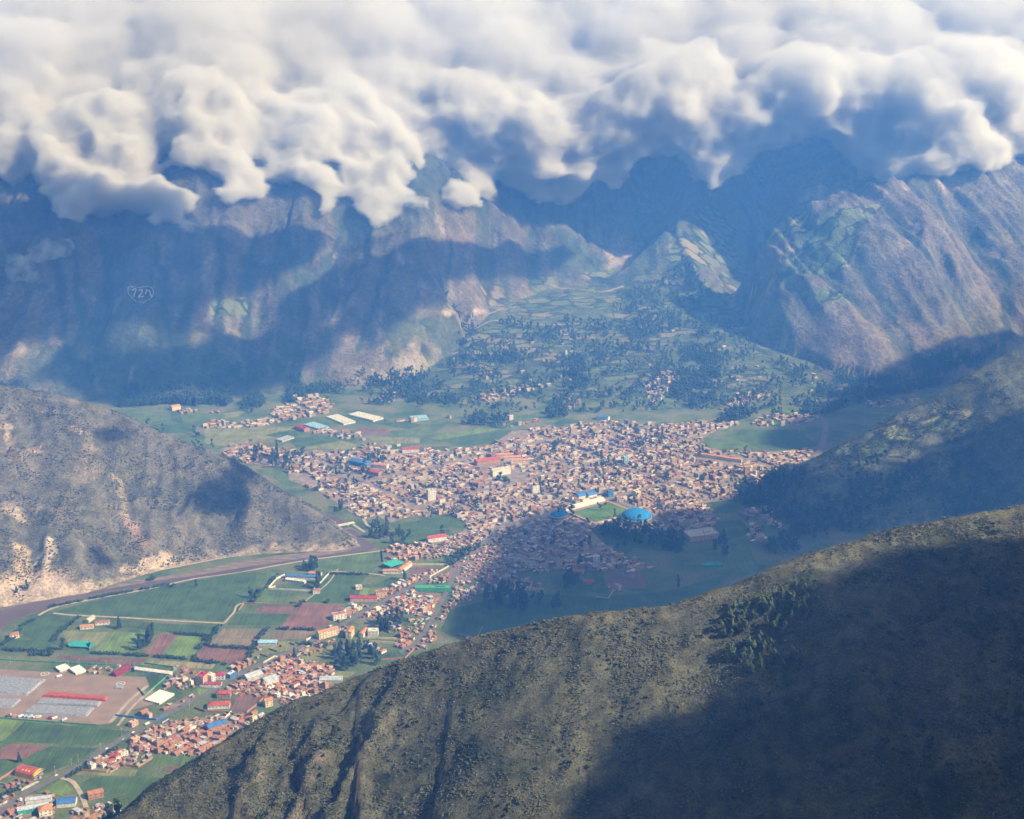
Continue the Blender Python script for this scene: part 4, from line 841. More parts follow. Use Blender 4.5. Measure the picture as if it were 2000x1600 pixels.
# walls
WALLS = [([(478, 1400), (440, 1393), (400, 1391), (380, 1384)], "brick", "long brick wall running left from the brown school yard"), ([(522, 1357), (505, 1375), (482, 1393)], "brick", "brick wall on the right side of the brown school yard"), ([(462, 1352), (522, 1355)], "adobe", "wall along the top of the brown school yard"),
         ([(225, 1399), (305, 1408), (325, 1400)], "blue", "bright blue fence wall around the lot left of the main road"), ([(538, 1147), (524, 1150), (540, 1132), (556, 1124)], "white", "white wall at the left end of the blue-roofed compound"), ([(524, 1151), (610, 1156), (644, 1120)], "white", "white wall along the lower side of the blue-roofed compound"),
         ([(466, 1194), (476, 1180), (583, 1184)], "adobe", "low tan wall around the small green plot"), ([(598, 1252), (628, 1236), (634, 1232)], "white", "white wall along the main road just left of the cream building"), ([(514, 1297), (538, 1283)], "cream", "short cream wall beside the main road above the pink houses"),
         ([(160, 1506), (207, 1510), (245, 1480)], "brick", "brick wall in front of the white row houses"), ([(237, 1495), (270, 1500), (298, 1482)], "brick", "brick wall around the plot right of the row houses"), ([(0, 1532), (42, 1545), (72, 1530)], "grey", "grey wall in front of the arched hall's lot"), ([(0, 1524), (45, 1496)], "brick", "brick wall behind the arched hall's lot"),
         ([(318, 1419), (374, 1424), (390, 1414)], "white", "white wall around the roadside lot above the brick village"), ([(355, 1432), (375, 1420), (396, 1406)], "brick", "brick wall running up right of the white-walled lot"), ([(800, 1104), (870, 1104), (876, 1108), (840, 1128), (798, 1124)], "cream", "cream wall around the brown sports ground"), ([(746, 1076), (748, 1098)], "dark", "dark narrow wall left of the brick housing block"),
         ([(716, 1254), (775, 1258)], "cream", "cream wall below the white two-storey building"), ([(712, 1247), (775, 1249)], "cream", "upper cream wall right of the orange-roofed hall"), ([(745, 1290), (790, 1288), (808, 1270)], "brick", "brick wall around the dark plot beside the second road"), ([(630, 1256), (690, 1260)], "brick", "brick wall in front of the cream building's courtyard"),
         ([(1004, 1152), (1012, 1136), (1040, 1138), (1036, 1148), (1004, 1152)], "cream", "cream wall around a square plot in half shade"), ([(1012, 1170), (1030, 1150), (1062, 1152)], "cream", "thin cream wall right of the dark grove"), ([(1162, 1168), (1188, 1170), (1196, 1158)], "concrete", "grey wall around a plot deep in the shade"), ([(886, 1240), (932, 1246), (942, 1226)], "adobe", "wall around the red-roofed house in the shade"),
         ([(402, 1404), (440, 1404), (452, 1392)], "white", "white wall around the small lot below the red-roofed school"), ([(530, 1362), (546, 1350)], "brick", "short brick wall above the cream three-storey house"), ([(390, 1342), (430, 1344)], "white", "white wall at the foot of the crimson-roofed tower"), ([(1085, 1000), (1090, 1003)], "white", "white wall left of the stadium")]
for P, c, lab in WALLS: wall_run(P, 2.6, c, lab)
wall_run([(282, 1297), (345, 1306), (300, 1345), (282, 1360), (270, 1345)], 2.2, "green", "green mesh fence around the top right of the dirt yard", name="fence", cat="fence", w=.3)
wall_run([(0, 1290), (120, 1296), (280, 1303)], 2, "green", "long green mesh fence along the top of the dirt yard", name="fence", cat="fence", w=.3)
wall_run([(0, 1404), (60, 1409), (190, 1418)], 2, "green", "long green mesh fence along the bottom of the dirt yard", name="fence", cat="fence", w=.3)
for P, lab in (([(131, 1260), (135, 1266), (174, 1268), (178, 1257), (150, 1254)], "bright turquoise netted enclosure beside the tree in the lower left fields"), ([(168, 1262), (176, 1258), (186, 1262), (176, 1272)], "small turquoise net next to the large turquoise enclosure")):
    Q = [gp(*p) for p in P]; mx, my = Q[0]; b = MB(); n = len(Q); b.add([(x - mx, y - my, 2.2) for x, y in Q] + [(x - mx, y - my, 2.5) for x, y in Q] , [tuple(range(n)), tuple(range(2 * n - 1, n - 1, -1))] + [(i, (i + 1) % n, n + (i + 1) % n, n + i) for i in range(n)])
    e = empty("shade_net", mx, my); b.build("net", P_("teal"), e); p_ = MB()
    for x, y in Q: MB().tube((x - mx, y - my, -1), (x - mx, y - my, 2.2), .15).build("post", P_("white"), e)
    tag(e, lab, "net")

# ---------------------------------------------------------------- village houses (each its own thing)
WCOL = {"brick": "brick", "adobe": "brown", "white": "white", "cream": "cream", "pinkwall": "pink", "grey": "grey"}
RCOL = {"tile": "orange tiled", "terra": "dull red", "metal": "grey metal", "concrete": "flat grey", "brick": "flat brown", "white": "flat white", "red": "bright red", "blue": "blue", "adobe": "flat tan", "pinkwall": "flat pink"}
PROTO = {}
rnd = random.Random(42)
def proto(key):
    if key in PROTO: return copy_tree(PROTO[key])
    (w, d, h, roof, wall, rc, st) = key; PROTO[key] = make_house(w, d, h, roof, wall, rc, st); return PROTO[key]
STYLES_B = [("flat", "brick", "concrete"), ("flat", "brick", "brick"), ("shed", "brick", "metal"), ("gable", "brick", "tile"), ("gable", "adobe", "terra"), ("shed", "adobe", "tile"), ("flat", "adobe", "adobe"), ("gable", "brick", "terra"), ("flat", "pinkwall", "pinkwall"), ("flat", "white", "concrete"), ("shed", "brick", "terra")]
STYLES_M = [("flat", "pinkwall", "concrete"), ("flat", "white", "white"), ("gable", "white", "tile"), ("shed", "brick", "metal"), ("gable", "cream", "terra"), ("flat", "brick", "brick"), ("hip", "white", "red"), ("gable", "pinkwall", "metal"), ("flat", "cream", "concrete"), ("gable", "brick", "tile"), ("flat", "pinkwall", "pinkwall")]
ORD = "first second third fourth fifth sixth seventh eighth ninth tenth eleventh twelfth thirteenth fourteenth fifteenth sixteenth seventeenth eighteenth nineteenth twentieth".split()
NH = [0]
def free(x, y, r=5.5):
    return all((x - a) ** 2 + (y - b) ** 2 > (r + c) ** 2 * .8 for a, b, c in TAKEN)
def near_road(x, y, P=MAIN, w=10):
    d, _, _ = seg_dist(np.array([x]), np.array([y]), [gp(*p) for p in P]); return d[0] < w
def block(P, sp, styles, desc, group, rot=None, fill=.88, dims=(6, 11), cap=99):
    rot = RMAIN if rot is None else rot; Q = [gp(*p) for p in P]; cx = sum(q[0] for q in Q) / len(Q); cy = sum(q[1] for q in Q) / len(Q); ca, sa = math.cos(rot), math.sin(rot); rows = []
    for j in range(-14, 15):
        row = []
        for i in range(-14, 15):
            u = i * sp + rnd.uniform(-1, 1); v = j * sp * 1.02 + rnd.uniform(-1, 1); x = cx + ca * u - sa * v; y = cy + sa * u + ca * v
            if not inpoly(x, y, Q) or rnd.random() > fill or not free(x, y, 3.5) or near_road(x, y) or near_road(x, y, SECOND, 9): continue
            row.append((px_of(x, y, 0)[0], x, y))
        if row: rows.append(sorted(row))
    rows.sort(key=lambda r: -sum(px_of(a[1], a[2], 0)[1] for a in r) / len(r)); n = 0
    for ri, row in enumerate(rows):
        for ci, (_, x, y) in enumerate(row):
            if n >= cap: return
            roof, wall, rc = rnd.choice(styles); st = rnd.choice((1, 1, 2, 2, 3) if roof == "flat" else (1, 1, 2)); w = rnd.choice((7, 9, 11)); d = rnd.choice((5.5, 7)) if w > 7 else 6
            h = {1: 3, 2: 5.8, 3: 8.4}[st]; e = proto((w, d, h, roof, wall, rc, st)); e.location = (x, y, .6); e.rotation_euler.z = rot + rnd.choice((0, math.pi / 2, math.pi)) + rnd.uniform(-.06, .06)
            lab = f"{WCOL[wall]} house, {RCOL[rc]} roof, {ORD[min(ci, 19)]} from left, {ORD[min(ri, 19)]} row up, {desc}"
            tag(e, lab, "house", group); TAKEN.append((x, y, max(w, d) * .42)); n += 1; NH[0] += 1
block([(258, 1438), (300, 1426), (340, 1418), (400, 1412), (424, 1432), (446, 1428), (452, 1436), (412, 1464), (380, 1476), (300, 1470), (254, 1468)], 11.2, STYLES_B, "brick village", "houses of the brick village")
block([(165, 1492), (200, 1478), (246, 1460), (248, 1478), (206, 1504), (165, 1502)], 10.5, [("flat", "white", "white"), ("flat", "white", "concrete"), ("hip", "white", "red"), ("flat", "brick", "concrete")], "roadside rows", "row houses along the lower road")
block([(10, 1562), (52, 1552), (104, 1550), (102, 1575), (60, 1600), (0, 1610)], 12, STYLES_M, "bottom left corner", "houses in the bottom left corner")
block([(140, 1580), (165, 1566), (200, 1575), (230, 1575), (230, 1600), (140, 1612)], 13, STYLES_B, "by winding lane", "houses by the winding lane", fill=.7)
block([(455, 1336), (500, 1308), (560, 1288), (600, 1296), (652, 1304), (650, 1345), (620, 1362), (566, 1378), (524, 1366), (520, 1350), (440, 1350)], 12, STYLES_M + STYLES_B, "above school yard", "houses above the school yard")
block([(320, 1412), (360, 1402), (396, 1402), (388, 1416), (330, 1420)], 12, STYLES_B, "white-walled lot", "houses in the white-walled lot", fill=.6)
block([(454, 1398), (500, 1392), (520, 1400), (490, 1420), (450, 1418)], 12, STYLES_M, "below school yard", "houses below the school yard")
block([(322, 1330), (352, 1310), (372, 1318), (376, 1340), (326, 1342)], 12, STYLES_M, "by green fence", "houses beside the green fence", fill=.6)
block([(318, 1385), (350, 1368), (372, 1358), (384, 1366), (340, 1392)], 12, STYLES_M, "above blue fence", "houses left of the main road", fill=.75)
block([(240, 1420), (262, 1408), (280, 1413), (258, 1428)], 12, STYLES_B, "below dirt yard", "houses below the dirt yard", fill=.8)
block([(248, 1398), (270, 1388), (305, 1396), (300, 1404)], 12, STYLES_M, "inside blue fence", "houses inside the blue fence", fill=.6)
block([(448, 1304), (470, 1296), (506, 1300), (492, 1311), (456, 1311)], 11, STYLES_B, "pink cluster", "pink houses above the road")
block([(726, 1160), (800, 1130), (816, 1142), (772, 1166), (740, 1172)], 12, STYLES_M, "left of green hall", "houses left of the green hall", fill=.7)
block([(728, 1182), (790, 1158), (860, 1162), (866, 1170), (842, 1206), (790, 1196), (740, 1208), (700, 1206)], 12.5, STYLES_B + STYLES_M, "below green hall", "houses below the green hall", fill=.82, cap=75)
block([(660, 1195), (690, 1180), (730, 1176), (740, 1184), (700, 1200), (680, 1208)], 12, STYLES_M, "by stepped house", "houses by the stepped house", fill=.75)
block([(780, 1240), (812, 1238), (844, 1244), (830, 1262), (800, 1272), (776, 1262)], 12.5, STYLES_B, "second road's end", "houses at the end of the second road", fill=.75)
block([(700, 1262), (740, 1264), (766, 1276), (730, 1280)], 13, STYLES_M, "below white building", "houses below the white building", fill=.6)
block([(750, 1074), (784, 1066), (824, 1066), (826, 1094), (752, 1097)], 13, [("flat", "brick", "brick"), ("flat", "brick", "concrete"), ("flat", "pinkwall", "pinkwall"), ("flat", "brick", "white")], "above turquoise canopy", "brick block above the court canopy", fill=.8, cap=40)
block([(802, 1136), (846, 1128), (882, 1128), (900, 1140), (874, 1146), (820, 1146)], 13, STYLES_M, "above green hall", "houses above the green hall", fill=.7)
block([(890, 1150), (910, 1140), (940, 1150), (926, 1170), (890, 1176)], 14, STYLES_M, "below pointed chapel", "houses below the pointed chapel", fill=.6)
block([(540, 1140), (600, 1136), (630, 1136), (610, 1150), (540, 1148)], 16, STYLES_M, "blue-roofed compound", "houses in the blue-roofed compound", fill=.35)

# ---------------------------------------------------------------- the town beyond: one dense mass
M_town = vcol("town_surfaces", var=.22, scale=.35)
sx_ = []
def town_mass():
    rg = np.random.RandomState(3); V = []; F = []; C = []; nb = 0; T = []
    MAINP = [(620, 958), (565, 938), (560, 915), (480, 905), (425, 880), (470, 862), (560, 880), (620, 885), (760, 878), (880, 882), (960, 870), (1000, 842), (1080, 836), (1180, 826), (1320, 830), (1400, 822), (1440, 830), (1400, 842), (1372, 856), (1360, 872), (1440, 884), (1590, 880), (1570, 905), (1520, 925), (1470, 950), (1430, 976), (1370, 984),
             (1400, 1010), (1395, 1050), (1340, 1055), (1330, 1035), (1262, 1036), (1150, 1032), (1180, 1062), (1220, 1092), (1262, 1108), (1180, 1116), (1060, 1112), (985, 1096), (960, 1078), (950, 1056), (880, 1062), (830, 1066), (868, 1052), (895, 1048), (915, 1026), (880, 1005), (800, 1010), (760, 1022), (735, 1006), (700, 1012), (660, 985)]
    EX = [[(1450, 990), (1490, 985), (1515, 1010), (1530, 1040), (1490, 1035), (1500, 1075), (1470, 1060), (1440, 1030), (1455, 1010)], [(520, 815), (560, 780), (620, 775), (655, 790), (640, 812), (600, 826), (560, 822), (500, 840), (470, 842), (470, 826)], [(600, 846), (640, 840), (690, 846), (720, 852), (700, 862), (670, 858), (640, 852)],
          [(395, 832), (470, 826), (500, 830), (480, 838), (420, 842)], [(920, 778), (960, 770), (1010, 755), (1080, 750), (1060, 765), (1000, 772), (950, 788)], [(1260, 735), (1320, 725), (1330, 740), (1300, 775), (1270, 790), (1265, 765)], [(1400, 800), (1430, 780), (1440, 765), (1490, 770), (1440, 795), (1450, 805)], [(1105, 790), (1130, 785), (1125, 805)],
          [(1470, 815), (1590, 808), (1600, 818), (1560, 832), (1470, 832)], [(1680, 790), (1760, 782), (1800, 778), (1780, 792), (1700, 798)], [(1130, 1105), (1200, 1090), (1262, 1100), (1275, 1112), (1180, 1118)], [(1160, 1148), (1200, 1140), (1245, 1142), (1245, 1154), (1190, 1156)],
          [(735, 770), (780, 768), (770, 786), (740, 786)], [(500, 845), (540, 838), (560, 846), (520, 850)], [(660, 868), (760, 868), (830, 880), (700, 884)], [(890, 810), (870, 815), (900, 820)], [(1160, 822), (1210, 825), (1260, 830), (1200, 835)], [(340, 795), (372, 800), (440, 804), (420, 812), (350, 806)], [(358, 820), (440, 826), (470, 830), (380, 836)], [(885, 1232), (940, 1228), (935, 1246), (890, 1244)], [(860, 1216), (910, 1214), (900, 1224), (860, 1224)],
          [(960, 1120), (1040, 1128), (1100, 1140), (1060, 1146), (960, 1140)], [(730, 830), (770, 820), (830, 826), (800, 830)], [(1220, 1060), (1260, 1055), (1250, 1070)], [(970, 820), (1020, 818), (1060, 812), (1060, 830), (1000, 836)], [(880, 620), (1460, 640), (1480, 700), (1600, 720), (1650, 770), (1500, 800), (1300, 790), (1100, 800), (900, 780), (860, 700)]]
    inner = [[(735, 1010), (762, 1010), (780, 1022), (748, 1028)], [(960, 915), (985, 912), (1040, 925), (1000, 950), (960, 940)], [(500, 895), (555, 890), (560, 915), (500, 915)], [(530, 928), (600, 924), (626, 948), (560, 953)], [(620, 985), (660, 970), (700, 1010), (680, 1030)], [(665, 915), (690, 918), (720, 940), (690, 945), (620, 940)]]
    wm = [gp(*p) for p in MAINP]; we = []
    for P in EX: a = np.array(P, float); x, y, z, _ = hit(a[:, 0], a[:, 1]); we.append(list(zip(x, y)))
    wi = [[gp(*p) for p in P] for P in inner]; fw = [[gp(*p) for p in f[1:]] for f in FIELDS]
    ca, sa = math.cos(sr), math.sin(sr)
    roofs = np.array([PAL["tile"], (.38, .29, .2), (.46, .38, .29), PAL["metal"], (.6, .56, .5), PAL["brick"], (.34, .2, .15), (.3, .24, .2), (.55, .48, .42), (.25, .17, .14)]); rp = np.array([.08, .17, .16, .12, .11, .1, .1, .07, .05, .04])
    walls = np.array([(.36, .2, .14), (.52, .42, .31), (.62, .57, .48), (.36, .26, .18), (.52, .43, .34), (.66, .64, .6)]); wp = np.array([.2, .22, .2, .16, .14, .08])
    tk = np.array(TAKEN)
    def house(x, y, z, w, d, h, a, gab, rc, wc):
        nonlocal nb
        c, s = math.cos(a), math.sin(a); hw, hd = w / 2, d / 2; g = d * .2 if gab else 0
        P = [(-hw, -hd, -2), (hw, -hd, -2), (hw, hd, -2), (-hw, hd, -2), (-hw, -hd, h), (hw, -hd, h), (hw, hd, h), (-hw, hd, h), (-hw, 0, h + g), (hw, 0, h + g)]
        V.extend((x + c * p - s * q, y + s * p + c * q, z + r) for p, q, r in P); n = nb; nb += 10
        fs = [(0, 1, 5, 4), (2, 3, 7, 6)]
        if gab: fs += [(1, 2, 6, 9, 5), (3, 0, 4, 8, 7)]; rf = [(4, 5, 9, 8), (6, 7, 8, 9)]
        else: fs += [(1, 2, 6, 5), (3, 0, 4, 7)]; rf = [(4, 5, 6, 7)]
        for f in fs: F.append(tuple(k + n for k in f)); C.append(wc)
        for f in rf: F.append(tuple(k + n for k in f)); C.append(rc)
    def fill(polys, sp, dens, street=True, keep=1.0, smin=5, smax=11):
        A = np.concatenate([np.array(p) for p in polys]); x0, y0 = A.min(0) - 20; x1, y1 = A.max(0) + 20; R_ = max(x1 - x0, y1 - y0) * .75; mx, my = (x0 + x1) / 2, (y0 + y1) / 2; n = int(R_ / sp)
        I, J = np.meshgrid(np.arange(-n, n), np.arange(-n, n)); U = (I * sp).ravel().astype(float); Vv = (J * sp).ravel().astype(float)
        X = mx + ca * U - sa * Vv; Y = my + sa * U + ca * Vv; m = np.zeros(len(X), bool)
        for p in polys: m |= inpoly(X + rg.uniform(-6, 6, len(X)), Y + rg.uniform(-8, 8, len(X)), p)
        if street: m &= ~((I.ravel() % 9 == 0) | (J.ravel() % 7 == 0) | (I.ravel() % 27 == 1) | (J.ravel() % 21 == 1))
        m &= rg.rand(len(X)) < dens
        for p in wi + (fw if True else []): m &= ~inpoly(X, Y, p)
        for k in np.nonzero(m)[0]:
            x, y = X[k] + rg.uniform(-1, 1), Y[k] + rg.uniform(-1, 1)
            if (((tk[:, 0] - x) ** 2 + (tk[:, 1] - y) ** 2) < (tk[:, 2] + 3) ** 2).any() or near_road(x, y, MAIN, 10): continue
            z = float(hz_(x, y)) if y > 3250 else 0
            if y < 3250 and hz_(x, y) > 1.5: continue
            if rg.rand() < .085 + .3 * (vn(np.array([x / 60]), np.array([y / 60]), 4)[0] > .82): T.append((x, y, z)); continue
            h = rg.choice([2.8, 3.2, 5.2, 5.8, 8.3, 11], p=[.32, .28, .18, .12, .07, .03]); house(x, y, z + .3, rg.uniform(smin + 2, smax + 4), rg.uniform(smin - .5, smax - 3.5), h, sr + (math.pi / 2 if rg.rand() < .3 else 0) + rg.uniform(-.06, .06), rg.rand() < .5, roofs[rg.choice(len(rp), p=rp)] * np.array((1.12, .97, .92)) * rg.uniform(.55, 1.08), walls[rg.choice(len(wp), p=wp)] * rg.uniform(.45, .85))
    fill([wm], 9.3, .95, smin=5, smax=9.6); fill(we[:13], 10.5, .85); fill(we[13:25], 12, .68); fill(we[25:], 21, .055, street=False)
    o = mesh_obj("town_houses", V, F, M_town, col=C); o["kind"] = "stuff"
    m = vcol("town_dust", var=.4, scale=.05, s2=.3)
    for P in [MAINP]:
        q = sheet("town_ground", P, plain("packed_earth", (.24, .19, .165), var=.35, scale=.06), .52)
    return T
TOWN_TREES = town_mass()

def outbuildings():
    """sheds, lean-tos and yard walls crowding between the village houses: nobody could count them"""
    rg = np.random.RandomState(8); b = MB(); C = []
    Z = [[(258, 1438), (300, 1426), (340, 1418), (400, 1412), (424, 1432), (452, 1436), (412, 1464), (380, 1478), (300, 1472), (254, 1470)], [(455, 1336), (500, 1308), (560, 1286), (652, 1302), (652, 1347), (566, 1380), (524, 1366), (440, 1350)], [(728, 1182), (790, 1156), (862, 1160), (842, 1208), (790, 1198), (740, 1208), (700, 1206)],
         [(140, 1576), (236, 1570), (236, 1600), (140, 1612)], [(0, 1556), (104, 1550), (104, 1600), (0, 1612)], [(165, 1490), (248, 1460), (300, 1480), (260, 1500), (206, 1510)], [(318, 1385), (372, 1356), (384, 1366), (340, 1394)], [(656, 1210), (690, 1180), (760, 1168), (740, 1184), (690, 1206)], [(740, 1165), (800, 1128), (890, 1100), (905, 1140), (880, 1150), (770, 1168)],
         [(320, 1410), (440, 1398), (530, 1396), (500, 1424), (330, 1424)], [(770, 1240), (850, 1236), (850, 1262), (780, 1280)], [(800, 1066), (960, 1030), (950, 1062), (880, 1085), (826, 1096)], [(880, 1150), (960, 1120), (1060, 1136), (1040, 1160), (900, 1178)], [(330, 1300), (390, 1310), (376, 1345), (320, 1345)], [(3, 1540), (60, 1500), (90, 1520), (60, 1545)], [(845, 1212), (890, 1150), (905, 1160), (860, 1225)],
         [(110, 1298), (290, 1304), (285, 1318), (110, 1314)], [(500, 1250), (560, 1262), (620, 1240), (600, 1270), (520, 1296), (470, 1300)]]
    Z += [[(540, 1290), (620, 1245), (660, 1213), (690, 1225), (640, 1266), (560, 1302)], [(860, 1112), (945, 1062), (1000, 1060), (1010, 1122), (900, 1142)], [(750, 1215), (850, 1205), (850, 1240), (760, 1240)], [(940, 1075), (990, 1085), (1080, 1118), (960, 1118)]]
    dens = [.8, .8, .8, .5, .7, .4, .6, .5, .5, .5, .6, .8, .25, .4, .35, .5, .3, .12, .45, .5, .35, .6]
    cols = np.array([PAL["brick"], PAL["adobe"], PAL["tile"], PAL["metal"], PAL["concrete"], PAL["white"], PAL["terra"], (.25, .17, .13), PAL["pinkwall"]]); pr = np.array([.22, .2, .12, .12, .08, .08, .08, .06, .04])
    tk = np.array(TAKEN)
    for P, dn in zip(Z, dens):
        Q = [gp(*p) for p in P]; A = np.array(Q); x0, y0 = A.min(0); x1, y1 = A.max(0); n = int((x1 - x0) * (y1 - y0) / 26 * dn)
        for _ in range(n):
            x, y = rg.uniform(x0, x1), rg.uniform(y0, y1)
            if not inpoly(x, y, Q) or hz_(x, y) > 2 or near_road(x, y, MAIN, 8) or near_road(x, y, SECOND, 7): continue
            if (((tk[:, 0] - x) ** 2 + (tk[:, 1] - y) ** 2) < (tk[:, 2] * .85) ** 2).any(): continue
            a = RMAIN + (math.pi / 2 if rg.rand() < .4 else 0) + rg.uniform(-.08, .08); c, s = math.cos(a), math.sin(a)
            if rg.rand() < .3: w, d, h = rg.uniform(7, 16), .35, rg.uniform(1.6, 2.4)
            else: w, d, h = rg.uniform(3, 7), rg.uniform(2.5, 5), rg.uniform(2, 3.2)
            k = rg.uniform(0, .5) if d > 1 else 0; V = [(x + c * p - s * q, y + s * p + c * q, z) for p, q, z in ((-w / 2, -d / 2, 0), (w / 2, -d / 2, 0), (w / 2, d / 2, 0), (-w / 2, d / 2, 0), (-w / 2, -d / 2, h + .6), (w / 2, -d / 2, h + .6), (w / 2, d / 2, h + .6 + k), (-w / 2, d / 2, h + .6 + k))]
            b.add(V, [(0, 1, 5, 4), (1, 2, 6, 5), (2, 3, 7, 6), (3, 0, 4, 7), (4, 5, 6, 7)]); wc = cols[rg.choice(len(pr), p=pr)] * rg.uniform(.6, 1); rc = cols[rg.choice(len(pr), p=pr)] * rg.uniform(.6, 1.05); C += [wc] * 4 + [rc]
    o = mesh_obj("outbuildings", b.V, b.F, M_town, col=C); o["kind"] = "stuff"
    for i, k in enumerate((0, 1, 2, 4, 6, 9)): sheet("packed_ground", Z[k], plain("village_earth", (.22, .15, .11), var=.35, scale=.08), .5 + .004 * i)
outbuildings()
# ---------------------------------------------------------------- trees
M_leaf = [vcol("leaf_green", var=.35, scale=.6), vcol("leaf_dark", var=.35, scale=.6)]
M_bark = plain("bark", (.16, .12, .09))
def clump_tree(seed, h, r, kind, n=150, ls=1.5):
    """crown mesh as many leaf-clump quads spread through the crown's volume; trunk mesh tapered with limbs"""
    rg = np.random.RandomState(seed); V = []; F = []; C = []
    if kind == "euca": lobes = [(rg.normal(0, r * .3), rg.normal(0, r * .3), h * z, r * rg.uniform(.4, .72) * (1.15 - z * .75), h * .14) for z in np.linspace(.3, .93, 7)]
    elif kind == "cone": lobes = [(0, 0, h * z, r * (1.1 - z), h * .08) for z in np.linspace(.15, .95, 8)]
    else: lobes = [(rg.normal(0, r * .42), rg.normal(0, r * .42), h * rg.uniform(.45, .8), r * rg.uniform(.4, .6), h * .2) for _ in range(7)]
    for i in range(n):
        cx, cy, cz, lr, lh = lobes[rg.randint(len(lobes))]; d = rg.normal(size=3); d /= np.linalg.norm(d); q = rg.uniform(.55, 1.05) ** .6
        c = np.array([cx + d[0] * lr * q, cy + d[1] * lr * q, cz + d[2] * lh * q]); s = ls * rg.uniform(.6, 1.3); u = rg.normal(size=3); u /= np.linalg.norm(u); v = np.cross(u, d); v /= np.linalg.norm(v) + 1e-6
        w = np.cross(u, v); k = len(V); V += [c + u * s, c + v * s * .8, c - u * s, c - v * s * .8, c + w * s * .8, c - w * s * .8]
        F += [(k, k + 1, k + 4), (k + 1, k + 2, k + 4), (k + 2, k + 3, k + 4), (k + 3, k, k + 4), (k + 1, k, k + 5), (k + 2, k + 1, k + 5), (k + 3, k + 2, k + 5), (k, k + 3, k + 5)]
        g = rg.uniform(.7, 1.4); C += [(g, g, g)] * 8
    tb = MB().tube((0, 0, -1.5), (0, 0, h * .55), r * .09, r * .05).tube((0, 0, h * .5), (r * .1, 0, h * .9), r * .05, r * .015)
    for k in range(4):
        a = k * 1.7 + seed; tb.tube((0, 0, h * (.25 + .1 * k)), (math.cos(a) * r * .5, math.sin(a) * r * .5, h * (.4 + .1 * k)), r * .035, r * .012, n=5)
    return np.array(V), np.array(F), np.array(C), tb
TPRO = []
for i, (h, r, kd, base) in enumerate([(22, 6, "euca", (.045, .07, .035)), (27, 6.5, "euca", (.04, .065, .035)), (17, 5.5, "euca", (.05, .08, .035)), (20, 5, "cone", (.025, .05, .028)), (9, 5, "round", (.05, .08, .03)), (7, 4, "round", (.06, .085, .035)),
                                      (9.5, 2.6, "euca", (.1, .13, .055)), (8, 2.2, "euca", (.085, .115, .05)), (6.5, 2.4, "round", (.075, .1, .045))]):
    V, F, C, tb = clump_tree(i + 20, h, r, kd, n=170 if i < 6 else 90, ls=1.25 if i < 6 else .62)
    TPRO.append((V, F, C * np.array(base), tb, h))
def make_tree(k):
    V, F, C, tb, h = TPRO[k]; e = empty("tree", 0, 0); mesh_obj("crown", V, F, M_leaf[0], parent=e, col=C); tb.build("trunk", M_bark, e); return e
TP2 = {}
def put_tree(k, x, y, z, label, group, s=1.0):
    if k in TP2: e = copy_tree(TP2[k])
    else: e = TP2[k] = make_tree(k)
    e.location = (x, y, z); e.rotation_euler.z = rnd.uniform(0, 6.28); e.scale = (s, s, s * rnd.uniform(.9, 1.15)); tag(e, label, "tree", group)
def grove(P, n, kinds, label, group, smin=.75, smax=1.1, world_z=True):
    a = np.array(P, float); x, y, z, _ = hit(a[:, 0], a[:, 1]); Q = list(zip(x, y)); x0, x1, y0, y1 = min(x), max(x), min(y), max(y); L_ = []; t = 0
    while len(L_) < n and t < 4000:
        t += 1; px, py = rnd.uniform(x0, x1), rnd.uniform(y0, y1)
        if inpoly(px, py, Q):
            zz = float(H(np.array([px]), np.array([py]))[0]) - .4; u, v = px_of(px, py, zz); L_.append((v, u, px, py, zz))
    L_.sort(reverse=True); nr = max(1, int(round(math.sqrt(n / 2.2)))); rows = [sorted(L_[i::1][:0] or L_[i * n // nr:(i + 1) * n // nr], key=lambda q: q[1]) for i in range(nr)]
    for ri, row in enumerate(rows):
        for ci, (v, u, px, py, zz) in enumerate(row):
            where = ORD[min(ci, 19)] + " from left" + (f", {ORD[ri]} row up" if nr > 1 else "")
            put_tree(rnd.choice(kinds), px, py, zz, f"{label}, {where}", group, rnd.uniform(smin, smax))
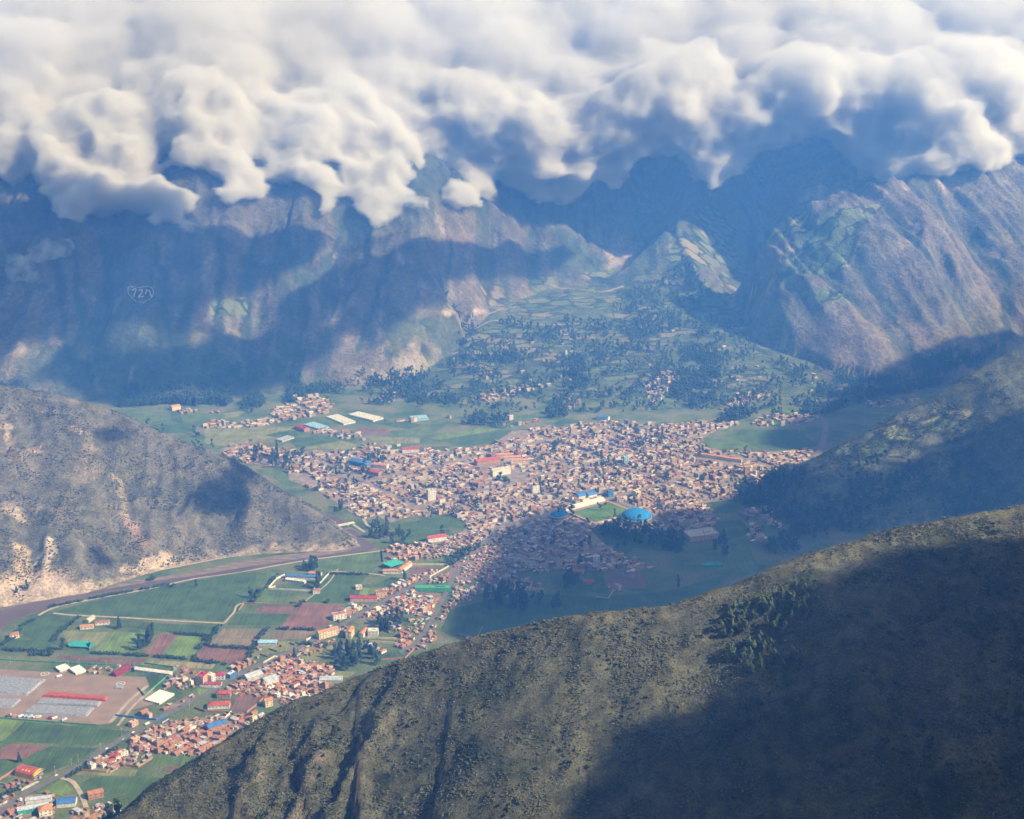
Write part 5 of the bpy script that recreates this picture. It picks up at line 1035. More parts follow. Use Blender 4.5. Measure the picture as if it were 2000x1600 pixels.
GROVES = [([(640, 1284), (700, 1262), (745, 1275), (745, 1300), (680, 1310), (640, 1300)], 26, (0, 1, 2), "tall tree, grove below cream hotel"), ([(730, 1215), (790, 1212), (790, 1232), (735, 1234)], 14, (0, 3), "slender tree, row right of cream hotel"),
          ([(270, 1272), (282, 1262), (296, 1242), (304, 1238), (290, 1264)], 9, (0, 1), "tall eucalyptus beside small pink field"), ([(715, 1045), (730, 1015), (755, 1022), (760, 1050), (735, 1062)], 16, (0, 2), "large tree, grove by river bend"),
          ([(760, 1055), (775, 1040), (800, 1048), (795, 1068), (770, 1070)], 10, (0, 2, 4), "dark tree, clump left of town's lower green field"), ([(582, 1115), (595, 1102), (620, 1108), (618, 1120)], 9, (0, 2), "tree, clump behind blue-roofed compound"), ([(606, 1144), (622, 1138), (630, 1146), (616, 1152)], 5, (0,), "tree beside tiled farmhouse in compound corner"),
          ([(485, 1170), (510, 1155), (512, 1162), (492, 1180)], 6, (4, 2), "bushy tree at big green field's corner"), ([(870, 1096), (920, 1072), (945, 1062), (930, 1078), (880, 1108)], 16, (4, 2), "tree, belt left of grey earth lot"),
          ([(940, 1175), (975, 1152), (1030, 1165), (1030, 1195), (950, 1195)], 26, (0, 1), "dark tree, shaded grove above hill crest"), ([(1095, 1140), (1130, 1125), (1125, 1150), (1105, 1155)], 8, (0, 1), "tree, shaded clump left of red roofs"), ([(1390, 1080), (1410, 1050), (1425, 1065), (1420, 1095)], 8, (0, 1), "tall tree, clump right of pink complex"),
          ([(180, 1580), (240, 1570), (240, 1600), (190, 1604)], 9, (0, 2), "tree, clump at near hill's foot"), ([(490, 905), (502, 878), (510, 905)], 4, (0,), "tree, left dark pair above town's left edge"), ([(520, 910), (540, 880), (562, 908)], 8, (0, 1), "tree, right dark pair above town's left edge"),
          ([(645, 1005), (662, 985), (672, 1002)], 4, (0, 2), "tree on river bank above bridge"), ([(960, 940), (985, 930), (1000, 945)], 5, (4, 2), "tree in main square beside church"), ([(1075, 880), (1090, 868), (1094, 880)], 3, (2,), "tree inside upper part of town"), ([(1030, 1170), (1060, 1168), (1120, 1178), (1080, 1194)], 8, (0, 2), "tree, shaded line right of dark grove")]
for P, n, kd, lab in GROVES: grove(P, n, kd, lab, "trees: " + lab.split(", ")[-1])
for px, py, k, s, lab in [(233, 1228, 3, .95, "tall dark conifer beside the orange-roofed farmhouse"), (38, 1489, 3, .7, "single dark tree at the corner of the brown field above the arched hall"), (124, 1270, 0, .9, "large tree at the left end of the turquoise enclosure"), (575, 1285, 3, .8, "dark tree right beside the main road below the pale blue shed"), (585, 1186, 4, .9, "tree at the corner of the brown field and the dark green field"),
                       (338, 1147, 4, .8, "round tree at the river edge of the big green field"), (383, 1148, 0, .6, "tree standing alone inside the big green field"), (300, 1134, 4, 1.1, "round tree on the far bank of the river"), (55, 1168, 0, .8, "leafy tree below the quarry face"), (34, 1172, 3, .6, "thin tree beside the leafy tree below the quarry"), (1132, 1100, 3, .9, "pointed tree among the shaded houses at the lower town edge"),
                       (790, 1134, 0, .8, "tree between the sports ground and the dark green plot"), (660, 1350, 2, .7, "tree at the foot of the near hill"), (640, 1178, 4, .8, "tree at the top of the pink field"), (1324, 1150, 1, .9, "tall tree alone on the dark fields above the hill crest")]:
    x, y = gp(px, py); put_tree(k, x, y, float(H(np.array([x]), np.array([y]))[0]), lab, None, s)
grove([(1380, 1240), (1400, 1200), (1480, 1170), (1520, 1150), (1560, 1160), (1640, 1150), (1570, 1230), (1500, 1250), (1580, 1290), (1530, 1320), (1480, 1325), (1420, 1290)], 95, (6, 7, 8), "small tree on near hill's sunlit slope", "young trees on the near hill", .85, 1.6)
# masses of trees too far or too many to count
def tree_mass(name, pts, seed, s0=.7, s1=1.2, ks=(0, 1, 2), n=26, ls=2.6, tint=1.0):
    rg = np.random.RandomState(seed); low = []
    for k in ks:
        h, r, kd = [(22, 6, "euca"), (26, 6, "euca"), (16, 6, "round"), (10, 5, "round"), (6, 3, "round"), (8, 2.4, "euca")][k]; V, F, C, _ = clump_tree(seed + k, h, r, kd, n=n, ls=ls * (1 if k < 3 else .55)); low.append((V, F, C * np.array((.04, .065, .032)) * tint))
    VV = []; FF = []; CC = []; nb = 0
    for (x, y, z) in pts:
        V, F, C = low[rg.randint(len(low))]; s = rg.uniform(s0, s1); a = rg.uniform(0, 6.28); c, q = math.cos(a), math.sin(a)
        W = np.stack([V[:, 0] * c - V[:, 1] * q, V[:, 0] * q + V[:, 1] * c, V[:, 2]], 1) * s + (x, y, z); VV.append(W); FF.append(F + nb); CC.append(C * rg.uniform(.7, 1.3)); nb += len(V)
    o = mesh_obj(name, np.concatenate(VV), np.concatenate(FF), M_leaf[1], col=np.concatenate(CC)); o["kind"] = "stuff"; return o
def scatter(P, n, seed, ok=None):
    rg = np.random.RandomState(seed); a = np.array(P, float); x, y, z, _ = hit(a[:, 0], a[:, 1]); Q = list(zip(x, y)); X = rg.uniform(min(x), max(x), n * 6); Y = rg.uniform(min(y), max(y), n * 6); m = inpoly(X, Y, Q) & (rg.rand(len(X)) < sstep(.38, .58, fbm(X / 70, Y / 70, 3, 77)) + .06); X = X[m][:n]; Y = Y[m][:n]; Z = hz_(X, Y) - .5
    return list(zip(X, Y, Z))
FW = []
for i, (P, n) in enumerate([([(230, 800), (240, 760), (420, 740), (470, 720), (470, 770), (440, 800), (330, 790)], 900), ([(470, 800), (480, 745), (500, 750), (520, 790), (500, 810)], 120), ([(560, 790), (570, 740), (585, 720), (600, 790)], 140), ([(930, 700), (1010, 695), (1010, 710), (930, 712)], 110), ([(900, 830), (910, 810), (990, 815), (990, 836)], 90),
         ([(1100, 700), (1140, 700), (1150, 760), (1100, 770)], 200), ([(1320, 730), (1400, 720), (1420, 760), (1360, 800), (1310, 780)], 420), ([(1400, 830), (1420, 800), (1560, 790), (1640, 800), (1600, 812), (1480, 815)], 380), ([(1570, 770), (1640, 740), (1760, 740), (1900, 700), (1960, 680), (1860, 740), (1740, 775), (1640, 800)], 900), ([(1060, 800), (1090, 780), (1110, 815), (1070, 820)], 90),
         ([(1340, 700), (1370, 640), (1400, 640), (1400, 720)], 180), ([(1180, 620), (1240, 560), (1290, 560), (1320, 640), (1250, 700), (1180, 690)], 260), ([(860, 560), (1460, 570), (1480, 700), (1620, 720), (1700, 750), (1480, 800), (1100, 810), (700, 790), (690, 740), (860, 720), (900, 640)], 1700), ([(1450, 990), (1440, 960), (1480, 935), (1545, 915), (1520, 960), (1480, 990)], 220),
         ([(1480, 950), (1560, 920), (1600, 960), (1560, 1080), (1500, 1090)], 260), ([(1160, 1040), (1200, 1030), (1270, 1035), (1340, 1050), (1330, 1085), (1270, 1070), (1220, 1060)], 130), ([(1600, 900), (1900, 880), (1980, 960), (1700, 1040), (1560, 1060)], 330), ([(700, 1000), (1200, 830), (1500, 880), (1450, 950), (1200, 1100), (1000, 1090)], 190), ([(440, 880), (760, 890), (700, 980), (600, 960)], 90),
         ([(280, 842), (380, 842), (440, 850), (430, 860), (320, 850)], 50), ([(590, 760), (860, 730), (900, 790), (620, 790)], 330), ([(1290, 560), (1330, 500), (1380, 560), (1430, 590), (1380, 640)], 200), ([(1460, 560), (1490, 470), (1500, 440), (1510, 480), (1490, 570)], 160)]):
    pts = scatter(P, n, 300 + i)
    FW += [p for p in pts if not any(inpoly(p[0], p[1], [gp(*q) for q in f[1:]]) for f in FIELDS[60:])] if i not in (0,) else pts
tree_mass("woodland", FW, 50, .55, 1.0, (0, 1, 2), n=22, ls=2.4)
tree_mass("town_trees", TOWN_TREES, 51, .5, .9, (2, 3), n=26, ls=1.8)
rgh = np.random.RandomState(66); hx = rgh.uniform(60, 620, 9000); hy = rgh.uniform(640, 1130, 9000); hzz = hz_(hx, hy); hu, hv_ = px_of(hx, hy, hzz)
hm = inpoly(hu, hv_, [(1300, 1480), (1480, 1360), (1560, 1270), (1640, 1160), (1760, 1090), (1990, 1060), (2040, 1300), (2040, 1640), (1500, 1640)]) & (rgh.rand(9000) < .02 + .3 * sstep(.45, .7, fbm(hx / 45, hy / 45, 3, 67)))
tree_mass("slope_trees", list(zip(hx[hm], hy[hm], hzz[hm] - .4)), 52, .6, 1.15, (3, 4, 5), n=22, ls=1.5)
# hedges, each a thing
HEDGES = [([(38, 1232), (30, 1245), (0, 1262)], "river edge hedge left of the cream villa"), ([(154, 1207), (120, 1232), (103, 1253)], "hedge between the left green field and the farmhouses"), ([(182, 1277), (240, 1279), (315, 1284), (378, 1290), (440, 1299)], "long hedge under the bright green and pink fields"), ([(404, 1243), (392, 1260), (376, 1288)], "hedge right of the bright green field"),
          ([(427, 1224), (414, 1243), (404, 1262)], "hedge left of the tan fields"), ([(521, 1229), (504, 1248), (494, 1268), (478, 1298)], "hedge right of the tan and pink fields"), ([(545, 1119), (517, 1150), (492, 1180)], "hedge on the right side of the big green field"), ([(0, 1270), (50, 1272), (110, 1275)], "hedge under the lower left green field"), ([(405, 1263), (494, 1268)], "hedge between the tan and the pink field"),
          ([(544, 1229), (616, 1231)], "hedge between the large pink field and the tan field"), ([(643, 1122), (690, 1122), (718, 1123)], "hedge on top of the square dark green field"), ([(120, 1278), (116, 1282), (60, 1278)], "short hedge left of the long brown field"), ([(568, 1180), (592, 1176), (596, 1182)], "short hedge above the large pink field"), ([(130, 1520), (190, 1485), (230, 1462)], "roadside hedge along the lower dark green field"),
          ([(0, 1560), (20, 1548), (44, 1540)], "hedge at the left edge below the arched hall"), ([(70, 1210), (40, 1225)], "short hedge along the river road"), ([(590, 1258), (640, 1262)], "low hedge in front of the courtyard"), ([(345, 1239), (414, 1243)], "thin hedge above the bright green field"), ([(100, 1186), (200, 1166), (330, 1143)], "river bank hedge beside the dirt road")]
bush = clump_tree(77, 2.6, 1.7, "round", n=9, ls=1.0)
def bushes(name, pts, seed, col, smin=.6, smax=1.4, parent=None, mat_=None, b=None):
    b = b or bush; rg = np.random.RandomState(seed); n = len(pts); P = np.array(pts, float); V, F, C = b[0], b[1], b[2]; a = rg.uniform(0, 6.28, n); s = rg.uniform(smin, smax, n); c = np.cos(a)[:, None] * s[:, None]; q = np.sin(a)[:, None] * s[:, None]
    W = np.stack([V[None, :, 0] * c - V[None, :, 1] * q + P[:, 0:1], V[None, :, 0] * q + V[None, :, 1] * c + P[:, 1:2], V[None, :, 2] * s[:, None] + P[:, 2:3]], -1).reshape(-1, 3)
    FF = (F[None] + (np.arange(n) * len(V))[:, None, None]).reshape(-1, F.shape[1]); tint = rg.uniform(.6, 1.45, n)[:, None, None]; k = np.array(col)
    if k.ndim == 1: k = np.broadcast_to(k, (n, 3))
    CC = (C[None] * k[:, None, :] * tint).reshape(-1, 3)
    return mesh_obj(name, W, FF, mat_ or M_leaf[1], col=CC, parent=parent)
for i, (P, lab) in enumerate(HEDGES):
    Q = [gp(*p) for p in P]; pts = []
    for k in range(len(Q) - 1):
        L_ = math.hypot(Q[k + 1][0] - Q[k][0], Q[k + 1][1] - Q[k][1])
        for t in np.arange(0, L_, 1.6):
            if vn(np.array([t / 9 + i * 7]), np.array([0.]), 5)[0] < .28: continue
            pts.append((Q[k][0] + (Q[k + 1][0] - Q[k][0]) * t / L_ + rnd.uniform(-1.2, 1.2), Q[k][1] + (Q[k + 1][1] - Q[k][1]) * t / L_ + rnd.uniform(-1.2, 1.2), .3))
    tag(bushes("hedge", pts, 400 + i, (.035, .06, .03), .7, 1.9), "dark " + lab, "hedge")
# scrub covering the slopes
def slope_scrub(name, xr, yr, hf, n, seed, dens, cols, smin, smax, b=None, zmin=2):
    rg = np.random.RandomState(seed); X = rg.uniform(*xr, n); Y = rg.uniform(*yr, n); Z = hf(X, Y); d = dens(X, Y); m = (Z > zmin) & (rg.rand(n) < d)
    u, v = px_of(X, Y, Z); m &= (u > -160) & (u < 2160) & (v < 1680) & (v > -60); X, Y, Z = X[m], Y[m], Z[m]
    t = fbm(X / 40, Y / 40, 3, 8); col = mixc(cols[0], cols[1], sstep(.35, .65, t)); col = mixc(col, cols[2], (rg.rand(len(X)) < .15) * .8)
    o = bushes(name, np.stack([X, Y, Z - .1], 1), seed, col, smin, smax, b=b); o["kind"] = "stuff"; return len(X)
low = clump_tree(78, 1.6, 1.1, "round", n=3, ls=.75)
n1 = slope_scrub("scrub", (-560, 620), (640, 1330), h_near, 330000, 1, lambda x, y: (.08 + .92 * sstep(.38, .6, fbm(x / 19, y / 19, 4, 9))) * (.35 + .65 * sstep(.3, .5, fbm(x / 80, y / 80, 2, 29))), ((.072, .082, .046), (.126, .124, .08), (.165, .16, .11)), .35, 1.0, b=low)
n0 = slope_scrub("tall_scrub", (-560, 620), (640, 1330), h_near, 26000, 11, lambda x, y: sstep(.52, .68, fbm(x / 34, y / 34, 3, 19)) * .5, ((.05, .07, .035), (.085, .095, .05), (.03, .045, .026)), .9, 2.1, b=low)
n2 = slope_scrub("hillside_scrub", (-1150, -290), (1950, 2650), h_left, 60000, 2, lambda x, y: sstep(.35, .62, fbm(x / 30, y / 30, 3, 9)) * .8, ((.075, .08, .055), (.12, .115, .085), (.05, .06, .042)), .8, 1.7, b=low)
n3 = slope_scrub("far_slope_scrub", (260, 1000), (1900, 2750), h_right, 30000, 3, lambda x, y: sstep(.42, .62, fbm(x / 40, y / 40, 3, 19)), ((.05, .065, .035), (.09, .1, .05), (.03, .045, .03)), 1., 2.2, b=low)
print("counts", NH, n1, n2, n3, len(FW), len(TOWN_TREES))
# ---------------------------------------------------------------- vehicles, poles
def make_truck(c1, c2):
    e = empty("truck", 0, 0); MB().box(-1.2, 1.2, 1.4, 3.6, .5, 2.9).build("cab", P_(c1), e); MB().box(-1.25, 1.25, -4.2, 1.2, .9, 3.2).build("cargo_box", P_(c2), e); MB().box(-1, 1, 3.6, 3.64, 1.6, 2.5).build("windscreen", P_("glass"), e)
    for sx in (-1.05, 1.05):
        for y in (-3, -1.8, 2.4): MB().tube((sx - .15, y, .5), (sx + .15, y, .5), .5, n=10).build("wheel", P_("dark"), e)
    return e
def make_car(c):
    e = empty("car", 0, 0); MB().box(-.9, .9, -2.2, 2.2, .35, .95).add([(-.8, -1.7, .95), (.8, -1.7, .95), (.8, 1.1, .95), (-.8, 1.1, .95), (-.65, -1.2, 1.5), (.65, -1.2, 1.5), (.65, .5, 1.5), (-.65, .5, 1.5)], [(4, 5, 6, 7), (0, 1, 5, 4), (1, 2, 6, 5), (2, 3, 7, 6), (3, 0, 4, 7)]).build("body", P_(c), e)
    for sx in (-.85, .85):
        for y in (-1.4, 1.4): MB().tube((sx - .1, y, .33), (sx + .1, y, .33), .33, n=10).build("wheel", P_("dark"), e)
    return e
for i, (px, py, c1, c2, lab) in enumerate([(18, 1400, "white", "dark", "truck with dark load, leftmost of the row below the grey pile"), (28, 1400, "orange", "tile", "orange truck in the row below the grey pile"), (41, 1401, "white", "white", "white truck right of the orange truck"), (52, 1401, "blue", "ltblue", "blue truck left of the pale truck in the row"), (59, 1402, "white", "metal", "pale grey truck right of the blue truck"),
                                (71, 1403, "white", "white", "white truck alone in the middle of the row"), (76, 1403, "white", "concrete", "pale truck touching the middle white truck"), (100, 1404, "red", "maroon", "red truck near the right end of the row"), (107, 1405, "white", "white", "white truck right beside the red truck"), (126, 1408, "white", "ltblue", "rightmost small pale truck of the row"), (116, 1323, "white", "white", "white truck alone on the dirt yard near the painted ring"), (288, 1416, "white", "white", "white truck on the road beside the village corner")]):
    e = make_truck(c1, c2); place(e, px, py, -.75 + rnd.uniform(-.1, .1) if i < 11 else RMAIN - math.pi / 2); tag(e, lab, "truck", "trucks parked in the dirt yard" if i < 11 else None)
RQ = [gp(*p) for p in MAIN]
for i, (px, py, c, lab) in enumerate([(260, 1432, "white", "white car on the road at the top of the brick village"), (208, 1464, "white", "white car on the road above the row houses"), (240, 1446, "grey", "grey car on the road left of the brick village"), (176, 1481, "blue", "blue car on the road beside the dark green field"), (110, 1516, "white", "white car on the road right of the arched hall"),
                                (305, 1405, "red", "red car on the road beside the blue fence wall"), (352, 1381, "dark", "dark car on the road below the tunnel roofs"), (420, 1344, "white", "white car on the road beside the crimson roofs"), (540, 1284, "white", "white car on the road beside the cream wall"), (720, 1190, "dark", "dark car on the road left of the village houses"), (73, 1530, "metal", "silver car parked in front of the arched hall"), (840, 1130, "white", "white car on the road beside the sports ground")]):
    e = make_car(c); x, y = gp(px, py); Q = np.array(RQ); k = np.argmin(((Q - (x, y)) ** 2).sum(1)); k = min(max(k, 1), len(Q) - 2); d = Q[k + 1] - Q[k - 1]; e.location = (x, y, .7); e.rotation_euler.z = math.atan2(d[1], d[0]) - math.pi / 2; tag(e, lab, "car", "cars on the main road")
PB = None
POLES = [(238, 1437, "beside the road at the corner of the dark green field"), (153, 1489, "beside the road below the brown field"), (140, 1497, "on the road edge next to the short mast"), (108, 1512, "right of the arched hall"), (21, 1296, "in the fence at the far left of the yard"), (134, 1304, "behind the narrow white tents"), (229, 1319, "beside the maroon shed"), (155, 1300, "behind the wide white tents"), (208, 1303, "left of the maroon shed"), (264, 1308, "behind the long white shed"),
         (519, 1297, "beside the short cream wall"), (548, 1285, "beside the road above the pink cluster"), (197, 1466, "on the verge left of the row houses"), (370, 1384, "on the right verge of the road beside the school"), (467, 1325, "on the verge beside the first grey warehouse"), (610, 1262, "on the verge left of the cream roadside building"), (216, 1398, "at the right corner of the dirt yard"), (180, 1412, "at the lower edge of the dirt yard")]
for i, (px, py, lab) in enumerate(POLES):
    if PB is None:
        PB = empty("utility_pole", 0, 0); MB().tube((0, 0, -1), (0, 0, 11), .22, .13).build("pole", P_("concrete"), PB); MB().box(-1.1, 1.1, -.08, .08, 10, 10.2).build("crossarm", P_("concrete"), PB); e = PB
    else: e = copy_tree(PB)
    place(e, px, py, RMAIN); tag(e, "thin pale utility pole " + lab, "pole", "utility poles")
# figures laid out in pale stones on the mountain: 727 inside a shield
def stone_marks():
    strokes = [[(254, 566), (266, 566), (260, 582)], [(270, 567), (278, 567), (277, 573), (270, 580), (281, 580)], [(284, 575), (287, 566), (291, 566), (296, 581)], [(250, 561), (256, 560), (258, 562), (266, 560), (274, 562), (288, 560), (296, 562), (300, 570), (298, 580), (288, 588), (278, 592), (266, 588), (258, 584), (250, 572), (250, 561)]]
    b = MB()
    for si, S_ in enumerate(strokes):
        for k in range(len(S_) - 1):
            a = np.linspace(S_[k][0], S_[k + 1][0], 7); c = np.linspace(S_[k][1], S_[k + 1][1], 7); x, y, z, _ = hit(a, c)
            z = hz_(x, y)
            for j in range(6): b.tube((x[j], y[j], z[j] + .6), (x[j + 1], y[j + 1], z[j + 1] + .6), 1.7 if si < 3 else .9, n=5)
    return tag(b.build("hillside_figures", P_("white")), "pale stone figures inside a shield outline laid on the left mountain slope", "geoglyph")
stone_marks()

# ---------------------------------------------------------------- air and clouds
def vol_mat(name, dens, color, aniso=0, absorb=(1, 1, 1, 1), noise=None):
    m = bpy.data.materials.new(name); m.use_nodes = True; nt = m.node_tree; N = nt.nodes; L = nt.links
    N.remove(N["Principled BSDF"]); o = N["Material Output"]
    v = N.new("ShaderNodeVolumePrincipled"); v.inputs["Color"].default_value = color; v.inputs["Density"].default_value = dens
    v.inputs["Anisotropy"].default_value = aniso; v.inputs["Absorption Color"].default_value = absorb
    v.inputs["Density Attribute"].default_value = ""
    L.new(v.outputs[0], o.inputs["Volume"])
    if noise:
        sc_, lo, hi, det = noise
        tc = N.new("ShaderNodeTexCoord"); n = N.new("ShaderNodeTexNoise"); n.inputs["Scale"].default_value = sc_; n.inputs["Detail"].default_value = det
        n.inputs["Roughness"].default_value = .6; L.new(tc.outputs["Object"], n.inputs["Vector"])
        mr = N.new("ShaderNodeMapRange"); mr.inputs[1].default_value = lo; mr.inputs[2].default_value = hi; mr.inputs[3].default_value = 0; mr.inputs[4].default_value = dens
        L.new(n.outputs[0], mr.inputs[0]); L.new(mr.outputs[0], v.inputs["Density"])
    return m
HAZE_TOP = 1160
hv = [(x, y, z) for x in (-9000, 9000) for y in (-3000, 9000) for z in (-12, HAZE_TOP)]
hz = mesh_obj("haze", hv, [(0, 1, 3, 2), (4, 6, 7, 5), (0, 4, 5, 1), (2, 3, 7, 6), (0, 2, 6, 4), (1, 5, 7, 3)],
              vol_mat("air", 1.9e-4, (.105, .34, 1.0, 1), .0, (1, 1, 1, 1)))
hz["kind"] = "stuff"
# clouds overhead: they stand towards the sun from the ground they shade, bar one added to dim near haze
CZ = 1420.0
def to_deck(x, y, z):
    t = (CZ - z) / SD[2]; return x + SD[0] * t, y + SD[1] * t
def deck_poly(P):
    a = np.array(P, float); x, y, z, ok = hit(a[:, 0], a[:, 1]); u, v = to_deck(x, y, z); return list(zip(u, v))
def shade_cloud(name, polys, holes=(), step=16, thick=70, soft=45, wob=60, seed=0, dp=None):
    Pw = [(dp or deck_poly)(p) for p in polys]; Hw = [deck_poly(p) for p in holes]
    A = np.concatenate([np.array(p) for p in Pw])
    x0, y0 = A.min(0) - 120; x1, y1 = A.max(0) + 120
    xs = np.arange(x0, x1, step); ys = np.arange(y0, y1, step); X, Y = np.meshgrid(xs, ys)
    WX = X + (fbm(X / 90, Y / 90, 4, 200 + seed) - .5) * wob * 2; WY = Y + (fbm(X / 90, Y / 90, 4, 210 + seed) - .5) * wob * 2
    M = np.zeros(X.shape)
    def sdf(P):
        d, _, _ = seg_dist(WX, WY, P + P[:1]); return np.where(inpoly(WX, WY, P), d, -d)
    for P in Pw: M = np.maximum(M, sstep(soft * .2, soft * 1.4, sdf(P)))
    for P in Hw: M = M * (1 - sstep(-soft, soft * .3, sdf(P)))
    T = M * thick * (.7 + .6 * fbm(X / 110, Y / 110, 3, 220 + seed))
    nx = len(xs); ny = len(ys); n = nx * ny
    keep = T > .6
    top = np.stack([X, Y, CZ + T * .75], -1).reshape(-1, 3); bot = np.stack([X, Y, CZ - T * .25], -1).reshape(-1, 3)
    i = (np.arange(ny - 1)[:, None] * nx + np.arange(nx - 1)[None]).ravel()
    Fc = np.stack([i, i + 1, i + nx + 1, i + nx], 1); km = keep.ravel()[Fc].all(1); Fc = Fc[km]
    if not len(Fc): return None
    F = [tuple(f) for f in Fc] + [tuple((f + n)[::-1]) for f in Fc]
    ed = {}
    for f in Fc.tolist():
        for k in range(4):
            e = (f[k], f[(k + 1) % 4])
            if (e[1], e[0]) in ed: del ed[(e[1], e[0])]
            else: ed[e] = 1
    F += [(b, a, a + n, b + n) for a, b in ed]
    o = mesh_obj(name, np.concatenate([top, bot]), F, M_shadecloud)
    bm = bmesh.new(); bm.from_mesh(o.data); bmesh.ops.delete(bm, geom=[v for v in bm.verts if not v.link_faces], context='VERTS'); bm.to_mesh(o.data); bm.free()
    return o
M_shadecloud = vol_mat("cloud_vapour", .06, (1, 1, 1, 1), .3)
S = []
def near_poly(P):
    a = np.array(P, float); x, y, z, ok = hit(a[:, 0], a[:, 1]); u, v = to_deck(x, y, z); Q = list(zip(u, v)); q0, q1 = Q[0], Q[-1]
    return Q + [(q1[0] + 500, q1[1] + 60), (q1[0] + 900, q1[1] - 500), (q1[0] + 700, q0[1] - 500), (q0[0] - 60, q0[1] - 500)]
S.append(shade_cloud("cloud", [[(1130, 1598), (1170, 1555), (1215, 1480), (1262, 1418), (1330, 1385), (1480, 1345), (1530, 1300), (1560, 1240), (1625, 1180), (1650, 1150), (1720, 1100), (1800, 1072), (1880, 1052), (1990, 1036)]], soft=22, wob=14, thick=60, seed=1, dp=near_poly))
def valley_poly(P):                      # outline laid on the land behind the near hill
    a = np.array(P, float); A, B, C = ray(a[:, 0], a[:, 1]); st = np.arange(1480., 6600., 5.); t = st[None] / B[:, None]
    m = CAMZ + C[:, None] * t <= hz_(A[:, None] * t, np.broadcast_to(st, t.shape)); y = st[m.argmax(1)]; t = y / B
    return list(zip(*to_deck(A * t, y, CAMZ + C * t)))
S.append(shade_cloud("cloud", [[(850, 1262), (862, 1215), (880, 1168), (940, 1120), (958, 1075), (960, 1045), (1000, 1022), (1060, 990), (1100, 985), (1130, 1012), (1240, 1030), (1300, 985), (1380, 995), (1440, 960), (1470, 950), (1545, 912), (1640, 885), (1700, 905),
     (1790, 880), (1880, 840), (1960, 800), (2100, 770), (2300, 800), (2300, 1100), (1990, 1150), (1750, 1160), (1560, 1180), (1400, 1230), (1200, 1260), (1040, 1270), (930, 1270)]],
     soft=40, wob=14, thick=60, seed=2, dp=valley_poly))
S.append(shade_cloud("cloud", [[(365, 985), (400, 945), (440, 930), (452, 900), (480, 912), (490, 950), (500, 990), (460, 1012), (400, 1018), (350, 1010)]], soft=30, wob=20, seed=3, step=10))
S.append(shade_cloud("cloud", [[(165, 852), (215, 832), (265, 838), (272, 852), (235, 868), (180, 872)]], soft=24, wob=14, seed=4, step=10))
S.append(shade_cloud("cloud", [[(165, 1080), (210, 1065), (240, 1090), (220, 1120), (170, 1120)]], soft=24, wob=14, seed=5, step=10))
def floor_poly(P): return [to_deck(*gp(*p), 0) for p in P]
S.append(shade_cloud("cloud", [[(1490, 875), (1520, 838), (1600, 805), (1640, 775), (1700, 735), (1800, 712), (1950, 690), (2100, 680), (2300, 700), (2300, 760), (2000, 760), (1880, 780), (1800, 800), (1720, 850), (1640, 885), (1560, 893)]], soft=40, wob=20, seed=6, dp=floor_poly))
S.append(shade_cloud("cloud", [[(-2600, -2400), (3400, -2400), (3400, 150), (2200, 230), (1500, 300), (700, 290), (-200, 320), (-1200, 260), (-2600, 100)]], soft=60, wob=30, thick=70, seed=7, step=60, dp=lambda P: P))  # added unseen cloud behind the camera, shades the near air to thin its haze
FARS = [[(-500, 370), (0, 380), (300, 400), (430, 425), (640, 445), (860, 465), (1000, 460), (1120, 470), (1150, 500), (1100, 540), (1010, 560), (880, 560), (880, 640), (800, 690), (700, 705), (640, 705), (590, 760), (480, 785), (360, 770), (230, 800),
         (80, 760), (-100, 745), (-500, 800)]]
LITS = [[(200, 655), (240, 650), (250, 690), (205, 690)], [(930, 560), (1000, 545), (1010, 565), (940, 580)], [(255, 640), (330, 655), (320, 672), (250, 665)], [(640, 600), (670, 600), (665, 640), (640, 640)],
        [(480, 585), (540, 540), (600, 520), (640, 480), (670, 475), (650, 530), (600, 560), (545, 590), (510, 600)],
        [(410, 590), (480, 580), (520, 620), (520, 655), (450, 660), (400, 628)], [(0, 720), (60, 668), (140, 660), (110, 700), (70, 740), (0, 750)],
        [(700, 500), (760, 470), (880, 435), (960, 430), (900, 455), (790, 478), (720, 505)], [(560, 735), (620, 715), (700, 720), (690, 750), (600, 770)], [(370, 650), (410, 655), (400, 675), (340, 676)],
        [(665, 660), (705, 655), (700, 705), (660, 700)], [(755, 650), (830, 600), (870, 600), (870, 700), (760, 745)]]
S.append(shade_cloud("cloud", FARS, LITS, soft=75, wob=30, thick=60, seed=8, step=18))
S.append(shade_cloud("cloud", [[(1240, 560), (1265, 470), (1275, 440), (1320, 430), (1290, 490), (1270, 570)],
                               [(1455, 560), (1475, 460), (1500, 400), (1690, 390), (1722, 402), (1640, 412), (1560, 420), (1520, 435), (1500, 480), (1475, 570)]], soft=40, wob=18, seed=9))
for k, o in enumerate(S):
    if o: o["kind"] = "stuff"
